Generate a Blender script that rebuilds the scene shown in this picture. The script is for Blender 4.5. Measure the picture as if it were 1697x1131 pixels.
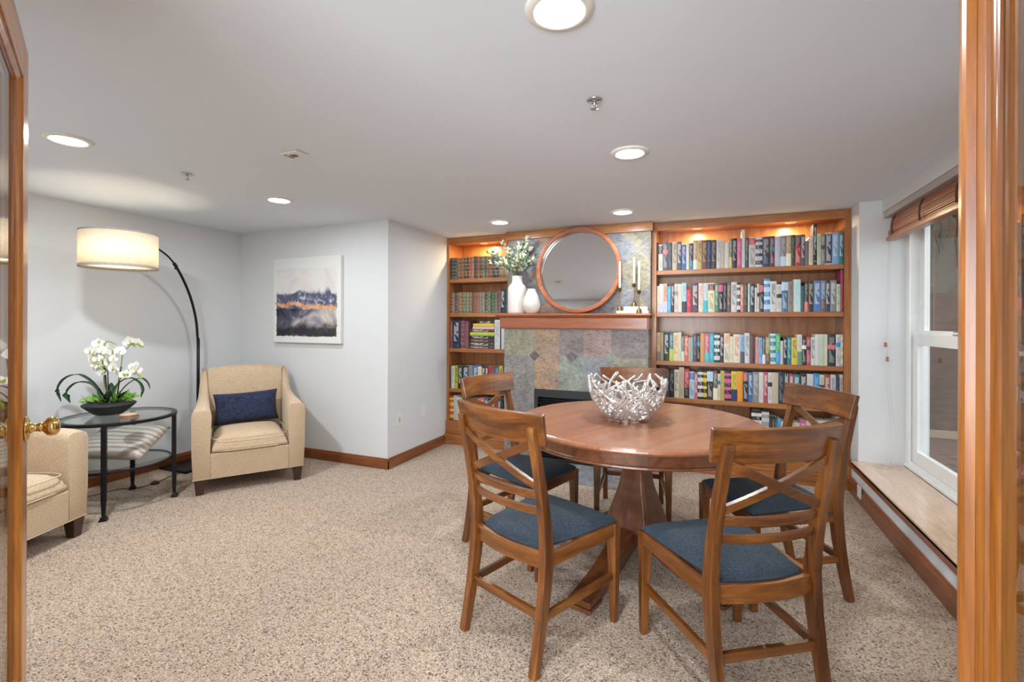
import bpy, bmesh, math, random
from mathutils import Vector, Matrix
for o in list(bpy.data.objects): bpy.data.objects.remove(o)
SC = bpy.context.scene
COL = SC.collection
PI = math.pi
R = math.radians

# ------------------------------------------------------------------ camera, world, lights, exposure
H0 = 1.30                                   # camera height (m)
YAW, ROLL, FPX, PY0 = 0.39332, 0.003457, 786.35, 533.95
cam_d = bpy.data.cameras.new('camera'); cam = bpy.data.objects.new('camera', cam_d); COL.objects.link(cam)
cam_d.sensor_fit = 'HORIZONTAL'; cam_d.sensor_width = 36.0
cam_d.lens = 36.0 * FPX / 1697.0
cam_d.shift_y = -(565.5 - PY0) / 1697.0
cam_d.clip_start = 0.02; cam_d.clip_end = 60
cam.matrix_world = (Matrix.Translation((0, 0, H0)) @ Matrix.Rotation(YAW, 4, 'Z') @
                    Matrix.Rotation(PI/2, 4, 'X') @ Matrix.Rotation(ROLL, 4, 'Z'))
SC.camera = cam
SC.view_settings.view_transform = 'Standard'; SC.view_settings.look = 'None'
SC.view_settings.gamma = 1.0; SC.view_settings.use_curve_mapping = False
SC.view_settings.exposure = 0.64
SC.cycles.max_bounces = 12; SC.cycles.diffuse_bounces = 8; SC.cycles.glossy_bounces = 4
SC.cycles.transparent_max_bounces = 12; SC.cycles.caustics_reflective = False; SC.cycles.caustics_refractive = False
SC.cycles.sample_clamp_indirect = 4.0
W = bpy.data.worlds.new('world'); SC.world = W; W.use_nodes = True
W.node_tree.nodes['Background'].inputs[0].default_value = (0.72, 0.75, 0.78, 1)
W.node_tree.nodes['Background'].inputs[1].default_value = 2.6

HC = 2.20                                   # ceiling height
LIGHTS = [(-0.40, 1.31), (-0.39, 2.555), (-2.94, 2.58), (-2.94, 1.33), (-0.65, 3.905), (-1.74, 3.897)]
P_CAN, P_PUCK, P_SHADE, P_HALL = 11.0, 5.0, 3.0, 190.0
def area(name, loc, rot, size, power, color=(1, 1, 1), sy=None, spread=None, shape=None):
    l = bpy.data.lights.new(name, 'AREA'); l.energy = power; l.color = color; l.size = size
    if sy: l.shape = 'RECTANGLE'; l.size_y = sy
    else: l.shape = shape or 'DISK'
    if spread: l.spread = spread
    o = bpy.data.objects.new(name, l); COL.objects.link(o); o.location = loc; o.rotation_euler = rot
    return o
area('added_hall_fill', (-0.35, -2.94, 1.25), (R(90), 0, 0), 3.1, P_HALL, (0.86, 0.94, 1.0), 1.55)   # added fill light behind the camera, set in an invented hall window

# ------------------------------------------------------------------ colour and materials
def lin(c):
    c /= 255.0
    return c / 12.92 if c <= 0.04045 else ((c + 0.055) / 1.055) ** 2.4
def C(r, g, b): return (lin(r), lin(g), lin(b), 1.0)
def hexc(h): return C(int(h[0:2], 16), int(h[2:4], 16), int(h[4:6], 16))
MATS = {}
class NT:
    def __init__(s, name):
        s.m = bpy.data.materials.new(name); s.m.use_nodes = True
        s.t = s.m.node_tree; s.b = s.t.nodes['Principled BSDF']
    def n(s, t, **k):
        x = s.t.nodes.new(t)
        for a, v in k.items():
            if a.startswith('i_'):
                key = a[2:]; x.inputs[int(key) if key.isdigit() else key.replace('_', ' ')].default_value = v
            else: setattr(x, a, v)
        return x
    def l(s, a, b): s.t.links.new(a, b)
    def ramp(s, fac, stops):
        r = s.n('ShaderNodeValToRGB'); e = r.color_ramp.elements
        while len(e) < len(stops): e.new(0.5)
        for q, (p, c) in zip(e, stops): q.position = p; q.color = c
        s.l(fac, r.inputs[0]); return r.outputs[0]
    def coords(s, scale=(1, 1, 1), rot=(0, 0, 0), kind='Object', loc=(0, 0, 0)):
        tc = s.n('ShaderNodeTexCoord'); mp = s.n('ShaderNodeMapping')
        mp.inputs['Scale'].default_value = scale; mp.inputs['Rotation'].default_value = rot; mp.inputs['Location'].default_value = loc
        s.l(tc.outputs[kind], mp.inputs[0]); return mp.outputs[0]
    def noise(s, vec, scale, detail=3, rough=0.5, dist=0.0):
        x = s.n('ShaderNodeTexNoise'); x.inputs['Scale'].default_value = scale; x.inputs['Detail'].default_value = detail
        x.inputs['Roughness'].default_value = rough; x.inputs['Distortion'].default_value = dist
        if vec is not None: s.l(vec, x.inputs[0])
        return x.outputs[0]
    def mix(s, fac, a, b, mode='MIX'):
        x = s.n('ShaderNodeMix', data_type='RGBA', blend_type=mode)
        for i, v in ((0, fac), (6, a), (7, b)):
            if hasattr(v, 'links') or hasattr(v, 'is_linked'): s.l(v, x.inputs[i])
            else: x.inputs[i].default_value = v
        return x.outputs[2]
    def math(s, op, a, b=0.0, c=None, clamp=False):
        x = s.n('ShaderNodeMath', operation=op, use_clamp=clamp)
        for i, v in enumerate((a, b) if c is None else (a, b, c)):
            if hasattr(v, 'is_linked'): s.l(v, x.inputs[i])
            else: x.inputs[i].default_value = v
        return x.outputs[0]
    def bump(s, h, strength=0.3, dist=0.002):
        x = s.n('ShaderNodeBump'); x.inputs['Strength'].default_value = strength; x.inputs['Distance'].default_value = dist
        s.l(h, x.inputs['Height']); s.l(x.outputs[0], s.b.inputs['Normal'])
    def col(s, c):
        if hasattr(c, 'is_linked'): s.l(c, s.b.inputs['Base Color'])
        else: s.b.inputs['Base Color'].default_value = c
    def set(s, **k):
        for a, v in k.items(): s.b.inputs[a.replace('_', ' ')].default_value = v
        return s
def plain(name, c, rough=0.5, metal=0.0, bumpy=None, **k):
    m = NT(name); m.set(Roughness=rough, Metallic=metal, **k)
    v = m.coords()
    f = m.noise(v, 18.0, 2)
    m.col(m.mix(f, tuple(x * 0.94 for x in c[:3]) + (1,), tuple(min(1, x * 1.05) for x in c[:3]) + (1,)))
    if bumpy: m.bump(m.noise(v, bumpy[0], 4), bumpy[1], bumpy[2])
    return m.m
def wood(name, dark, mid, light, axis='X', rough=0.35, coat=0.3, scale=1.0, fine=0.5):
    m = NT(name); m.set(Roughness=rough); m.set(Coat_Weight=coat, Coat_Roughness=0.18)
    st = {'X': (1.2, 14, 14), 'Y': (14, 1.2, 14), 'Z': (14, 14, 1.2)}[axis]
    oi = m.n('ShaderNodeObjectInfo'); tc = m.n('ShaderNodeTexCoord'); ad = m.n('ShaderNodeVectorMath', operation='ADD')
    mu = m.n('ShaderNodeMath', operation='MULTIPLY'); mu.inputs[1].default_value = 7.0; m.l(oi.outputs['Random'], mu.inputs[0])
    m.l(tc.outputs['Object'], ad.inputs[0]); m.l(mu.outputs[0], ad.inputs[1])
    mp = m.n('ShaderNodeMapping'); mp.inputs['Scale'].default_value = tuple(q * scale for q in st); m.l(ad.outputs[0], mp.inputs[0])
    a = m.noise(mp.outputs[0], 1.0, 4, 0.55, 1.2)
    mp2 = m.n('ShaderNodeMapping'); mp2.inputs['Scale'].default_value = tuple(q * scale * 9 for q in st); m.l(ad.outputs[0], mp2.inputs[0])
    b = m.noise(mp2.outputs[0], 1.0, 3, 0.6)
    c = m.ramp(a, [(0.25, dark), (0.5, mid), (0.75, light)])
    g = m.ramp(b, [(0.35, (1 - fine * 0.4,) * 3 + (1,)), (0.65, (1, 1, 1, 1))])
    m.col(m.mix(1.0, c, g, 'MULTIPLY'))
    m.bump(b, 0.06, 0.001)
    return m.m
def fabric(name, c1, c2, scale=900, rough=0.95, strength=0.25, sheen=0.3):
    m = NT(name); m.set(Roughness=rough, Sheen_Weight=sheen)
    v = m.coords((1, 1, 0.25)); v2 = m.coords((0.25, 0.25, 1))
    a = m.noise(v, scale, 2); b = m.noise(v2, scale, 2); big = m.noise(m.coords(), 14, 3)
    f = m.math('MULTIPLY_ADD', m.math('ADD', a, b), 0.5, m.math('MULTIPLY', big, 0.08))
    m.col(m.ramp(f, [(0.40, c1), (0.64, c2)])); m.bump(f, strength, 0.002)
    return m.m

def m_paint(name, c, rough=0.85):
    m = NT(name); m.set(Roughness=rough); m.col(c); m.bump(m.noise(m.coords(), 260, 3), 0.12, 0.0015); return m.m
WALL = m_paint('wall_paint', C(214, 216, 217)); CEIL = m_paint('ceiling_paint', C(222, 230, 239))
WHITE = m_paint('white_trim_paint', C(236, 236, 232), 0.45)
VINYL = plain('white_vinyl', C(236, 238, 236), 0.3)
def m_carpet():
    m = NT('berber_carpet'); m.set(Roughness=1.0, Sheen_Weight=0.2)
    v = m.coords((1.0, 1.35, 1.0), (0, 0, 0.35))
    vo = m.n('ShaderNodeTexVoronoi'); vo.inputs['Scale'].default_value = 150.0; vo.inputs['Randomness'].default_value = 0.72; m.l(v, vo.inputs[0])
    sep = m.n('ShaderNodeSeparateColor'); m.l(vo.outputs['Color'], sep.inputs[0])
    base = m.ramp(sep.outputs[0], [(0.0, C(170, 143, 118)), (0.35, C(200, 174, 150)), (0.75, C(217, 195, 173)), (1.0, C(231, 213, 193))])
    fleck = m.ramp(sep.outputs[1], [(0.84, (0, 0, 0, 1)), (0.90, (1, 1, 1, 1))])
    fc = m.ramp(sep.outputs[2], [(0.3, C(96, 74, 60)), (0.6, C(140, 112, 92)), (0.9, C(116, 104, 100))])
    c = m.mix(fleck, base, fc)
    edge = m.ramp(vo.outputs['Distance'], [(0.25, (1, 1, 1, 1)), (0.75, (0.66, 0.62, 0.58, 1))])
    c = m.mix(1.0, c, edge, 'MULTIPLY')
    big = m.ramp(m.noise(m.coords(), 1.6, 3), [(0.3, (0.94, 0.94, 0.94, 1)), (0.7, (1, 1, 1, 1))])
    m.col(m.mix(1.0, c, big, 'MULTIPLY'))
    inv = m.math('SUBTRACT', 1.0, vo.outputs['Distance'])
    m.bump(inv, 0.9, 0.006)
    return m.m
CARPET = m_carpet()
WD = {}
def wset(key, d, mi, li, **k):
    for ax in 'XYZ': WD[key + ax] = wood('wood_%s_%s' % (key, ax.lower()), C(*d), C(*mi), C(*li), ax, **k)
wset('case', (140, 82, 38), (170, 107, 54), (190, 128, 72), rough=0.38, coat=0.25, scale=1.2)
wset('trim', (100, 52, 22), (134, 75, 36), (156, 94, 50), rough=0.32, coat=0.4, scale=1.2)
wset('door', (120, 64, 12), (176, 104, 28), (208, 140, 52), rough=0.3, coat=0.35, scale=1.4)
wset('chair', (62, 30, 8), (114, 64, 21), (156, 96, 40), rough=0.34, coat=0.35, scale=0.9, fine=.9)
wset('table', (128, 80, 54), (152, 98, 68), (172, 116, 84), rough=0.30, coat=0.35, scale=0.7, fine=0.35)
wset('pedestal', (70, 36, 18), (102, 57, 29), (130, 78, 44), rough=0.33, coat=0.35)
wset('mantel', (146, 78, 44), (168, 94, 56), (186, 114, 74), rough=0.35, coat=0.3)
wset('sill', (206, 170, 140), (218, 184, 156), (228, 198, 172), rough=0.22, coat=0.6)
wset('mirror', (140, 76, 46), (170, 98, 62), (190, 118, 78), rough=0.35, coat=0.3)
DARKLEG = plain('espresso_wood', C(58, 34, 26), 0.35, Coat_Weight=0.4)
BLUE = fabric('blue_upholstery', C(14, 23, 31), C(44, 58, 70), 420, 0.9, 0.5, 0.05)
TAN = fabric('tan_linen', C(166, 141, 112), C(208, 184, 154), 430, 0.95, 0.4, 0.15)
PIPING = plain('tan_piping', C(196, 178, 152), 0.8)
NAVY = fabric('navy_chenille', C(10, 14, 34), C(44, 52, 84), 170, 0.9, 0.9, 0.03)
BLACKMETAL = plain('black_metal', C(34, 34, 38), 0.38, 0.6)
MATBLACK = plain('matte_black_ceramic', C(38, 37, 38), 0.6)
BRASS = plain('polished_brass', C(214, 182, 116), 0.12, 1.0)
ABRASS = plain('aged_brass', C(150, 124, 84), 0.3, 1.0)
CHROME = plain('chrome', C(200, 200, 200), 0.2, 1.0)
SILVER = plain('silvered_branches', C(200, 195, 190), 0.30, 0.6)
CERAMIC = plain('white_ceramic', C(216, 210, 203), 0.35)
WAX = plain('ivory_wax', C(228, 212, 178), 0.45, Subsurface_Weight=0.2)
PAPER = plain('page_paper', C(222, 212, 190), 0.9)
GROUT = plain('grout', C(178, 176, 164), 0.9)
PLASTIC = plain('white_plastic', C(230, 228, 220), 0.4)
CORD = plain('cream_cord', C(214, 206, 196), 0.7)
BLACKPL = plain('black_plastic', C(24, 24, 26), 0.4)
def m_glass(name, tint=(0.96, 0.98, 0.97, 1), ior=1.5, boost=0.0):
    m = bpy.data.materials.new(name); m.use_nodes = True; t = m.node_tree; t.nodes.clear()
    o = t.nodes.new('ShaderNodeOutputMaterial'); mx = t.nodes.new('ShaderNodeMixShader')
    tr = t.nodes.new('ShaderNodeBsdfTransparent'); tr.inputs[0].default_value = tint
    gl = t.nodes.new('ShaderNodeBsdfGlossy'); gl.inputs['Roughness'].default_value = 0.0
    fr = t.nodes.new('ShaderNodeFresnel'); fr.inputs[0].default_value = ior
    ad = t.nodes.new('ShaderNodeMath'); ad.operation = 'ADD'; ad.use_clamp = True; ad.inputs[1].default_value = boost
    ge = t.nodes.new('ShaderNodeNewGeometry'); fm = t.nodes.new('ShaderNodeMath'); fm.operation = 'SUBTRACT'; fm.inputs[0].default_value = 1.0
    mu = t.nodes.new('ShaderNodeMath'); mu.operation = 'MULTIPLY'; t.links.new(ge.outputs['Backfacing'], fm.inputs[1])
    t.links.new(fr.outputs[0], ad.inputs[0]); t.links.new(ad.outputs[0], mu.inputs[0]); t.links.new(fm.outputs[0], mu.inputs[1]); t.links.new(mu.outputs[0], mx.inputs[0])
    t.links.new(tr.outputs[0], mx.inputs[1]); t.links.new(gl.outputs[0], mx.inputs[2]); t.links.new(mx.outputs[0], o.inputs[0])
    return m
GLASS = m_glass('clear_glass'); TGLASS = m_glass('table_glass', (0.88, 0.92, 0.9, 1), 1.5, 0.06); WGLASS = m_glass('window_glass', (0.9, 0.92, 0.92, 1), 1.5, 0.0)
ACRYL = m_glass('acrylic', (0.93, 0.94, 0.94, 1), 1.5, 0.05)
def emis(name, c, s):
    m = NT(name); m.set(Emission_Strength=s); m.b.inputs['Emission Color'].default_value = c; m.col(c); return m.m
LENS = emis('lamp_lens', (1, 0.97, 0.92, 1), 9.0); PUCK = emis('puck_lens', (1, 0.86, 0.6, 1), 14.0)
MIRROR = NT('mirror_glass').set(Metallic=1.0, Roughness=0.02).m; MIRROR.node_tree.nodes['Principled BSDF'].inputs['Base Color'].default_value = (0.86, 0.87, 0.88, 1)
def m_slate(name, cols, sc=5.0):
    m = NT(name); m.set(Roughness=0.55)
    oi = m.n('ShaderNodeObjectInfo')
    v = m.coords()
    a = m.noise(v, sc, 6, 0.62, 1.4); b = m.noise(m.coords((1, 1, 1.8), (0, 0.9, 0)), sc * 5, 6, 0.72, 0.4)
    c = m.ramp(a, [(0.3, cols[0]), (0.5, cols[1]), (0.7, cols[2])])
    g = m.ramp(b, [(0.34, (0.5, 0.5, 0.52, 1)), (0.5, (0.95, 0.95, 0.95, 1)), (0.66, (1.18, 1.16, 1.12, 1))])
    m.col(m.mix(1.0, c, g, 'MULTIPLY')); m.bump(b, 0.5, 0.004)
    return m.m
SLATES = [m_slate('slate_olive', (C(128, 124, 110), C(152, 146, 126), C(170, 160, 136))),
          m_slate('slate_rust', (C(138, 116, 104), C(160, 136, 116), C(186, 152, 118))),
          m_slate('slate_plum', (C(110, 102, 104), C(132, 122, 120), C(150, 136, 128))),
          m_slate('slate_rose', (C(134, 112, 106), C(154, 130, 122), C(166, 146, 136))),
          m_slate('slate_green', (C(118, 126, 120), C(140, 146, 136), C(158, 162, 148))),
          m_slate('slate_blue', (C(112, 116, 124), C(134, 136, 140), C(150, 150, 150))),
          m_slate('slate_grey', (C(116, 114, 114), C(138, 134, 132), C(156, 150, 142))), m_slate('slate_dark', (C(70, 62, 64), C(104, 92, 92), C(140, 124, 122)), 14)]

# ------------------------------------------------------------------ mesh helpers
def obj(name, bm, mats, parent=None, smooth=False, bev=0.0, seg=2, loc=None, rotz=None, angle=35):
    me = bpy.data.meshes.new(name); bmesh.ops.recalc_face_normals(bm, faces=bm.faces); bm.to_mesh(me); bm.free()
    for m in (mats if isinstance(mats, (list, tuple)) else [mats]): me.materials.append(m)
    o = bpy.data.objects.new(name, me); COL.objects.link(o)
    if smooth: me.shade_smooth()
    if bev:
        b = o.modifiers.new('bevel', 'BEVEL'); b.width = bev; b.segments = seg; b.limit_method = 'ANGLE'; b.angle_limit = R(angle)
        b.harden_normals = False
    if parent is not None: o.parent = parent
    if loc is not None: o.location = loc
    if rotz is not None: o.rotation_euler = (0, 0, rotz)
    return o
def tag(o, label, cat, group=None):
    o['label'] = label; o['category'] = cat
    if group: o['group'] = group
    return o
def thing(name, label, cat, loc=(0, 0, 0), rz=0.0, group=None):
    o = bpy.data.objects.new(name, None); COL.objects.link(o); o.empty_display_size = 0.05
    o.location = loc; o.rotation_euler = (0, 0, rz); return tag(o, label, cat, group)
def struct(o): o['kind'] = 'structure'; return o
def B(): return bmesh.new()
def bx(bm, x0, x1, y0, y1, z0, z1, mi=0, M=None):
    vs = [bm.verts.new(v) for v in ((x0, y0, z0), (x1, y0, z0), (x1, y1, z0), (x0, y1, z0), (x0, y0, z1), (x1, y0, z1), (x1, y1, z1), (x0, y1, z1))]
    if M is not None:
        for v in vs: v.co = M @ v.co
    for f in ((0, 3, 2, 1), (4, 5, 6, 7), (0, 1, 5, 4), (1, 2, 6, 5), (2, 3, 7, 6), (3, 0, 4, 7)):
        bm.faces.new([vs[i] for i in f]).material_index = mi
    return bm
def box(*a, **k): return bx(B(), *a, **k)
def loft(bm, rings, closed=True, cap=True, mi=0, loop=False):
    R_ = [[bm.verts.new(p) for p in r] for r in rings]; n = len(R_[0])
    pairs = list(zip(R_, R_[1:])) + ([(R_[-1], R_[0])] if loop else [])
    for a, b in pairs:
        for i in range(n if closed else n - 1):
            j = (i + 1) % n
            try: bm.faces.new((a[i], a[j], b[j], b[i])).material_index = mi
            except ValueError: pass
    if cap and closed and not loop:
        bm.faces.new(R_[0][::-1]).material_index = mi; bm.faces.new(R_[-1]).material_index = mi
    return bm
def lathe(bm, prof, n=32, c=(0, 0, 0), mi=0, M=None):
    rings = []
    for r, z in prof:
        rings.append([Vector((c[0] + max(r, 1e-4) * math.cos(2 * PI * i / n), c[1] + max(r, 1e-4) * math.sin(2 * PI * i / n), c[2] + z)) for i in range(n)])
    if M is not None: rings = [[M @ p for p in r] for r in rings]
    return loft(bm, rings, mi=mi)
def rect_sweep(bm, pts, sides, dims, mi=0):
    """pts: centre line; sides: unit side vector; dims: (full width along side, full thickness) per point."""
    rings = []; n = len(pts); P = [Vector(p) for p in pts]
    for i, p in enumerate(P):
        t = (P[min(i + 1, n - 1)] - P[max(i - 1, 0)]).normalized()
        s = Vector(sides if not isinstance(sides, list) else sides[i]).normalized(); nn = t.cross(s).normalized(); s = nn.cross(t).normalized()
        a, b = dims if not isinstance(dims, list) else dims[i]
        rings.append([p + s * a / 2 * u + nn * b / 2 * v for u, v in ((-1, -1), (1, -1), (1, 1), (-1, 1))])
    return loft(bm, rings, mi=mi)
def tube(bm, pts, r, n=8, mi=0, loop=False):
    P = [Vector(p) for p in pts]; rings = []; up = Vector((0.13, 0.21, 1)).normalized(); m = len(P)
    for i, p in enumerate(P):
        if loop: t = (P[(i + 1) % m] - P[i - 1]).normalized()
        else: t = (P[min(i + 1, m - 1)] - P[max(i - 1, 0)]).normalized()
        a = t.cross(up)
        if a.length < 1e-3: a = t.cross(Vector((1, 0, 0)))
        a.normalize(); b = t.cross(a).normalized(); up = a.cross(t) if not loop else up
        rr = r[i] if isinstance(r, (list, tuple)) else r
        rings.append([p + (a * math.cos(2 * PI * k / n) + b * math.sin(2 * PI * k / n)) * rr for k in range(n)])
    return loft(bm, rings, mi=mi, loop=loop)
def prism(bm, poly, h0, h1, plane='XY', mi=0):
    f = {'XY': lambda a, b, h: (a, b, h), 'YZ': lambda a, b, h: (h, a, b), 'XZ': lambda a, b, h: (a, h, b)}[plane]
    return loft(bm, [[Vector(f(a, b, h0)) for a, b in poly], [Vector(f(a, b, h1)) for a, b in poly]], mi=mi)
def bez(p0, p1, p2, p3, n=10):
    p0, p1, p2, p3 = map(Vector, (p0, p1, p2, p3)); out = []
    for i in range(n + 1):
        t = i / n; out.append(p0 * (1 - t) ** 3 + p1 * 3 * t * (1 - t) ** 2 + p2 * 3 * t * t * (1 - t) + p3 * t ** 3)
    return out
def cr(pts, n=6):
    P = [Vector(p) for p in pts]; P = [P[0] * 2 - P[1]] + P + [P[-1] * 2 - P[-2]]; out = []
    for i in range(1, len(P) - 2):
        for k in range(n):
            t = k / n; a, b, c, d = P[i - 1:i + 3]
            out.append(0.5 * ((2 * b) + (c - a) * t + (2 * a - 5 * b + 4 * c - d) * t * t + (3 * b - a - 3 * c + d) * t ** 3))
    out.append(P[-2]); return out
def cushion(bm, hx, hy, z0, z1, dome, taper=0.0, rear_bow=0.0, n=14, power=5, mi=0, puff=0.0):
    """upholstered pad: rounded plan, domed top, side walls from z0; taper widens the front (+y)."""
    g = []; N = n
    for j in range(N + 1):
        row = []
        for i in range(N + 1):
            s = math.sin(PI / 2 * (2 * i / N - 1)); t = math.sin(PI / 2 * (2 * j / N - 1))
            k = 1 - 0.028 * (s * s * t * t)
            x = s * (hx + taper * t) * k; y = t * hy * k - (rear_bow * (1 - s * s) if t < 0 else 0) * abs(t)
            e = max(abs(s), abs(t)); z = z1 + dome * (1 - s * s) * (1 - t * t) - (z1 - z0) * 0.80 * e ** 9
            row.append(Vector((x, y, z)))
        g.append(row)
    V = [[bm.verts.new(p) for p in r] for r in g]
    for j in range(N):
        for i in range(N): bm.faces.new((V[j][i], V[j][i + 1], V[j + 1][i + 1], V[j + 1][i])).material_index = mi
    rim = [V[0][i] for i in range(N)] + [V[j][N] for j in range(N)] + [V[N][i] for i in range(N, 0, -1)] + [V[j][0] for j in range(N, 0, -1)]
    low = [bm.verts.new((v.co.x, v.co.y, z0)) for v in rim]
    for a in range(len(rim)):
        b = (a + 1) % len(rim); bm.faces.new((rim[a], low[a], low[b], rim[b])).material_index = mi
    bm.faces.new(low).material_index = mi
    return bm
def pillow_mesh(bm, w, h, t, n=16, mi=0):
    for sgn in (1, -1):
        V = []
        for j in range(n + 1):
            row = []
            for i in range(n + 1):
                s = 2 * i / n - 1; q = 2 * j / n - 1
                pin = 1 - 0.07 * (1 - s * s) * (abs(q) ** 3); pin2 = 1 - 0.07 * (1 - q * q) * (abs(s) ** 3)
                th = t * (max(0, (1 - s ** 4) * (1 - q ** 4))) ** 0.55
                row.append(bm.verts.new((s * w / 2 * pin2, sgn * th / 2, q * h / 2 * pin)))
            V.append(row)
        for j in range(n):
            for i in range(n):
                f = (V[j][i], V[j][i + 1], V[j + 1][i + 1], V[j + 1][i]); bm.faces.new(f if sgn > 0 else f[::-1]).material_index = mi
    bmesh.ops.remove_doubles(bm, verts=bm.verts, dist=1e-5)
    return bm

# ------------------------------------------------------------------ the room shell
YB = 4.76                                    # rear wall behind the bookcases
struct(obj('floor', box(-4.6, 1.45, -2.9, YB + .1, -0.06, 0.0), CARPET))
struct(obj('ceiling', box(-4.6, 1.45, -2.9, YB + .1, HC, HC + 0.08), CEIL))
struct(obj('wall_left', box(-4.60, -4.455, 0.16, 3.6, 0, HC), WALL))
struct(obj('wall_alcove', box(-4.455, -2.61, 3.44, 3.58, 0, HC), WALL))
struct(obj('wall_return', box(-2.75, -2.61, 3.58, YB, 0, HC), WALL))
struct(obj('wall_back', box(-2.75, 1.45, YB, YB + 0.1, 0, HC), WALL))
struct(obj('wall_pier', box(1.03, 1.45, 4.25, YB, 0, HC), WALL))
b = B(); bx(b, -4.6, -1.17, 0.24, 0.34, 0, HC); bx(b, 0.225, 1.45, 0.16, 0.26, 0, HC); bx(b, -1.17, 0.225, 0.16, 0.34, 2.06, HC)
struct(obj('wall_front', b, WALL))
b = B(); bx(b, 1.17, 1.30, 0.34, 4.25, 2.11, HC); bx(b, 1.02, 1.30, 0.34, 4.25, 0.0, 0.245); bx(b, 1.30, 1.42, 0.34, 4.25, 0.0, 0.272)
bx(b, 1.02, 1.42, 0.34, 2.30, 0.245, HC); bx(b, 1.30, 1.42, 2.30, 4.25, 2.11, HC)
struct(obj('wall_right', b, WALL))
b = B(); bx(b, -4.6, -4.5, -2.9, 0.24, 0, HC); bx(b, 1.35, 1.45, -2.9, 0.24, 0, HC); bx(b, -4.6, -1.95, -3.0, -2.9, 0, HC); bx(b, 1.25, 1.45, -3.0, -2.9, 0, HC); bx(b, -1.95, 1.25, -3.0, -2.9, 0, .45); bx(b, -1.95, 1.25, -3.0, -2.9, 2.05, HC)
struct(obj('wall_hall', b, WALL))
b = B(); bx(b, -1.95, 1.25, -2.93, -2.89, .45, .49); bx(b, -1.95, 1.25, -2.93, -2.89, 2.01, 2.05)
for x_ in (-1.95, -.90, .16, 1.21): bx(b, x_, x_ + .04, -2.93, -2.89, .49, 2.01)
struct(obj('added_hall_window', b, VINYL))  # invented window in the unseen hall wall, added to carry the fill light
def baseboard(name, p, q, nrm, h=0.092):
    """moulded baseboard from p to q on the floor, body on the side of nrm."""
    p, q, nrm = Vector((p[0], p[1], 0)), Vector((q[0], q[1], 0)), Vector((nrm[0], nrm[1], 0))
    prof = [(0.0015, 0), (0.018, 0), (0.018, h * .76), (0.014, h * .82), (0.012, h * .88), (0.013, h * .94), (0.009, h), (0.0015, h)]
    d = (q - p).normalized(); b = B()
    loft(b, [[e + nrm * a + Vector((0, 0, z)) for a, z in prof] for e in (p, q)])
    return struct(obj(name, b, WD['trim' + ('X' if abs(d.x) > .5 else 'Y')]))
baseboard('baseboard_left', (-4.455, 0.34), (-4.455, 3.422), (1, 0))
baseboard('baseboard_alcove', (-4.455, 3.44), (-2.592, 3.44), (0, -1))
baseboard('baseboard_return', (-2.61, 3.4225), (-2.61, 4.40), (1, 0))
baseboard('baseboard_right', (1.02, 0.34), (1.02, 4.395), (-1, 0), 0.118)
b = B(); bx(b, 0.985, 1.31, 0.34, 4.249, 0.2455, 0.272)
struct(obj('sill', b, WD['sillY'], bev=0.004))
b = B(); loft(b, [[Vector((x, y, z)) for x, z in ((1.0195, .2455), (.990, .2455), (.985, .262), (.985, .2455), (.990, .222), (1.004, .208), (1.006, .196), (1.0195, .196))] for y in (.34, 4.395)])
bx(b, 0.9845, 1.0195, .34, 4.395, .222, .2452)
struct(obj('trim_1', b, WD['trimY']))

# ---- window with upper and lower sash
win = struct(bpy.data.objects.new('window_1', None)); COL.objects.link(win)
Y0, Y1 = 2.32, 4.249
def frame_rect(bm, x0, x1, ya, yb, za, zb, s, t, bt, mi=0):
    bx(bm, x0, x1, ya, ya + s, za, zb, mi); bx(bm, x0, x1, yb - s, yb, za, zb, mi)
    bx(bm, x0, x1, ya + s, yb - s, zb - t, zb, mi); bx(bm, x0, x1, ya + s, yb - s, za, za + bt, mi)
b = B(); frame_rect(b, 1.312, 1.325, Y0, Y1, .2725, 2.10, .060, .05, .030); frame_rect(b, 1.325, 1.425, Y0, Y1, .2725, 2.10, .045, .04, .050)
bx(b, 1.3035, 1.335, Y0, Y1, .2725, .292)
obj('window_frame', b, VINYL, win, bev=.002)
b = B(); frame_rect(b, 1.372, 1.402, Y0 + .05, Y1 - .05, 1.205, 2.055, .085, .05, .045); s1 = obj('upper_sash', b, VINYL, win, bev=.002)
obj('pane', box(1.385, 1.389, Y0 + .135, Y1 - .135, 1.25, 2.005), WGLASS, s1)
b = B(); frame_rect(b, 1.334, 1.366, Y0 + .05, Y1 - .05, .325, 1.225, .088, .075, .085); s2 = obj('lower_sash', b, VINYL, win, bev=.002)
obj('pane', box(1.347, 1.351, Y0 + .138, Y1 - .138, .41, 1.15), WGLASS, s2)
b = B(); bx(b, 1.335, 1.36, 3.52, 3.60, 1.2265, 1.236); tube(b, [(1.347, 3.545, 1.243), (1.340, 3.56, 1.25), (1.336, 3.59, 1.247)], .004)
obj('sash_lock', b, CHROME, s2, smooth=True)

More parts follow.
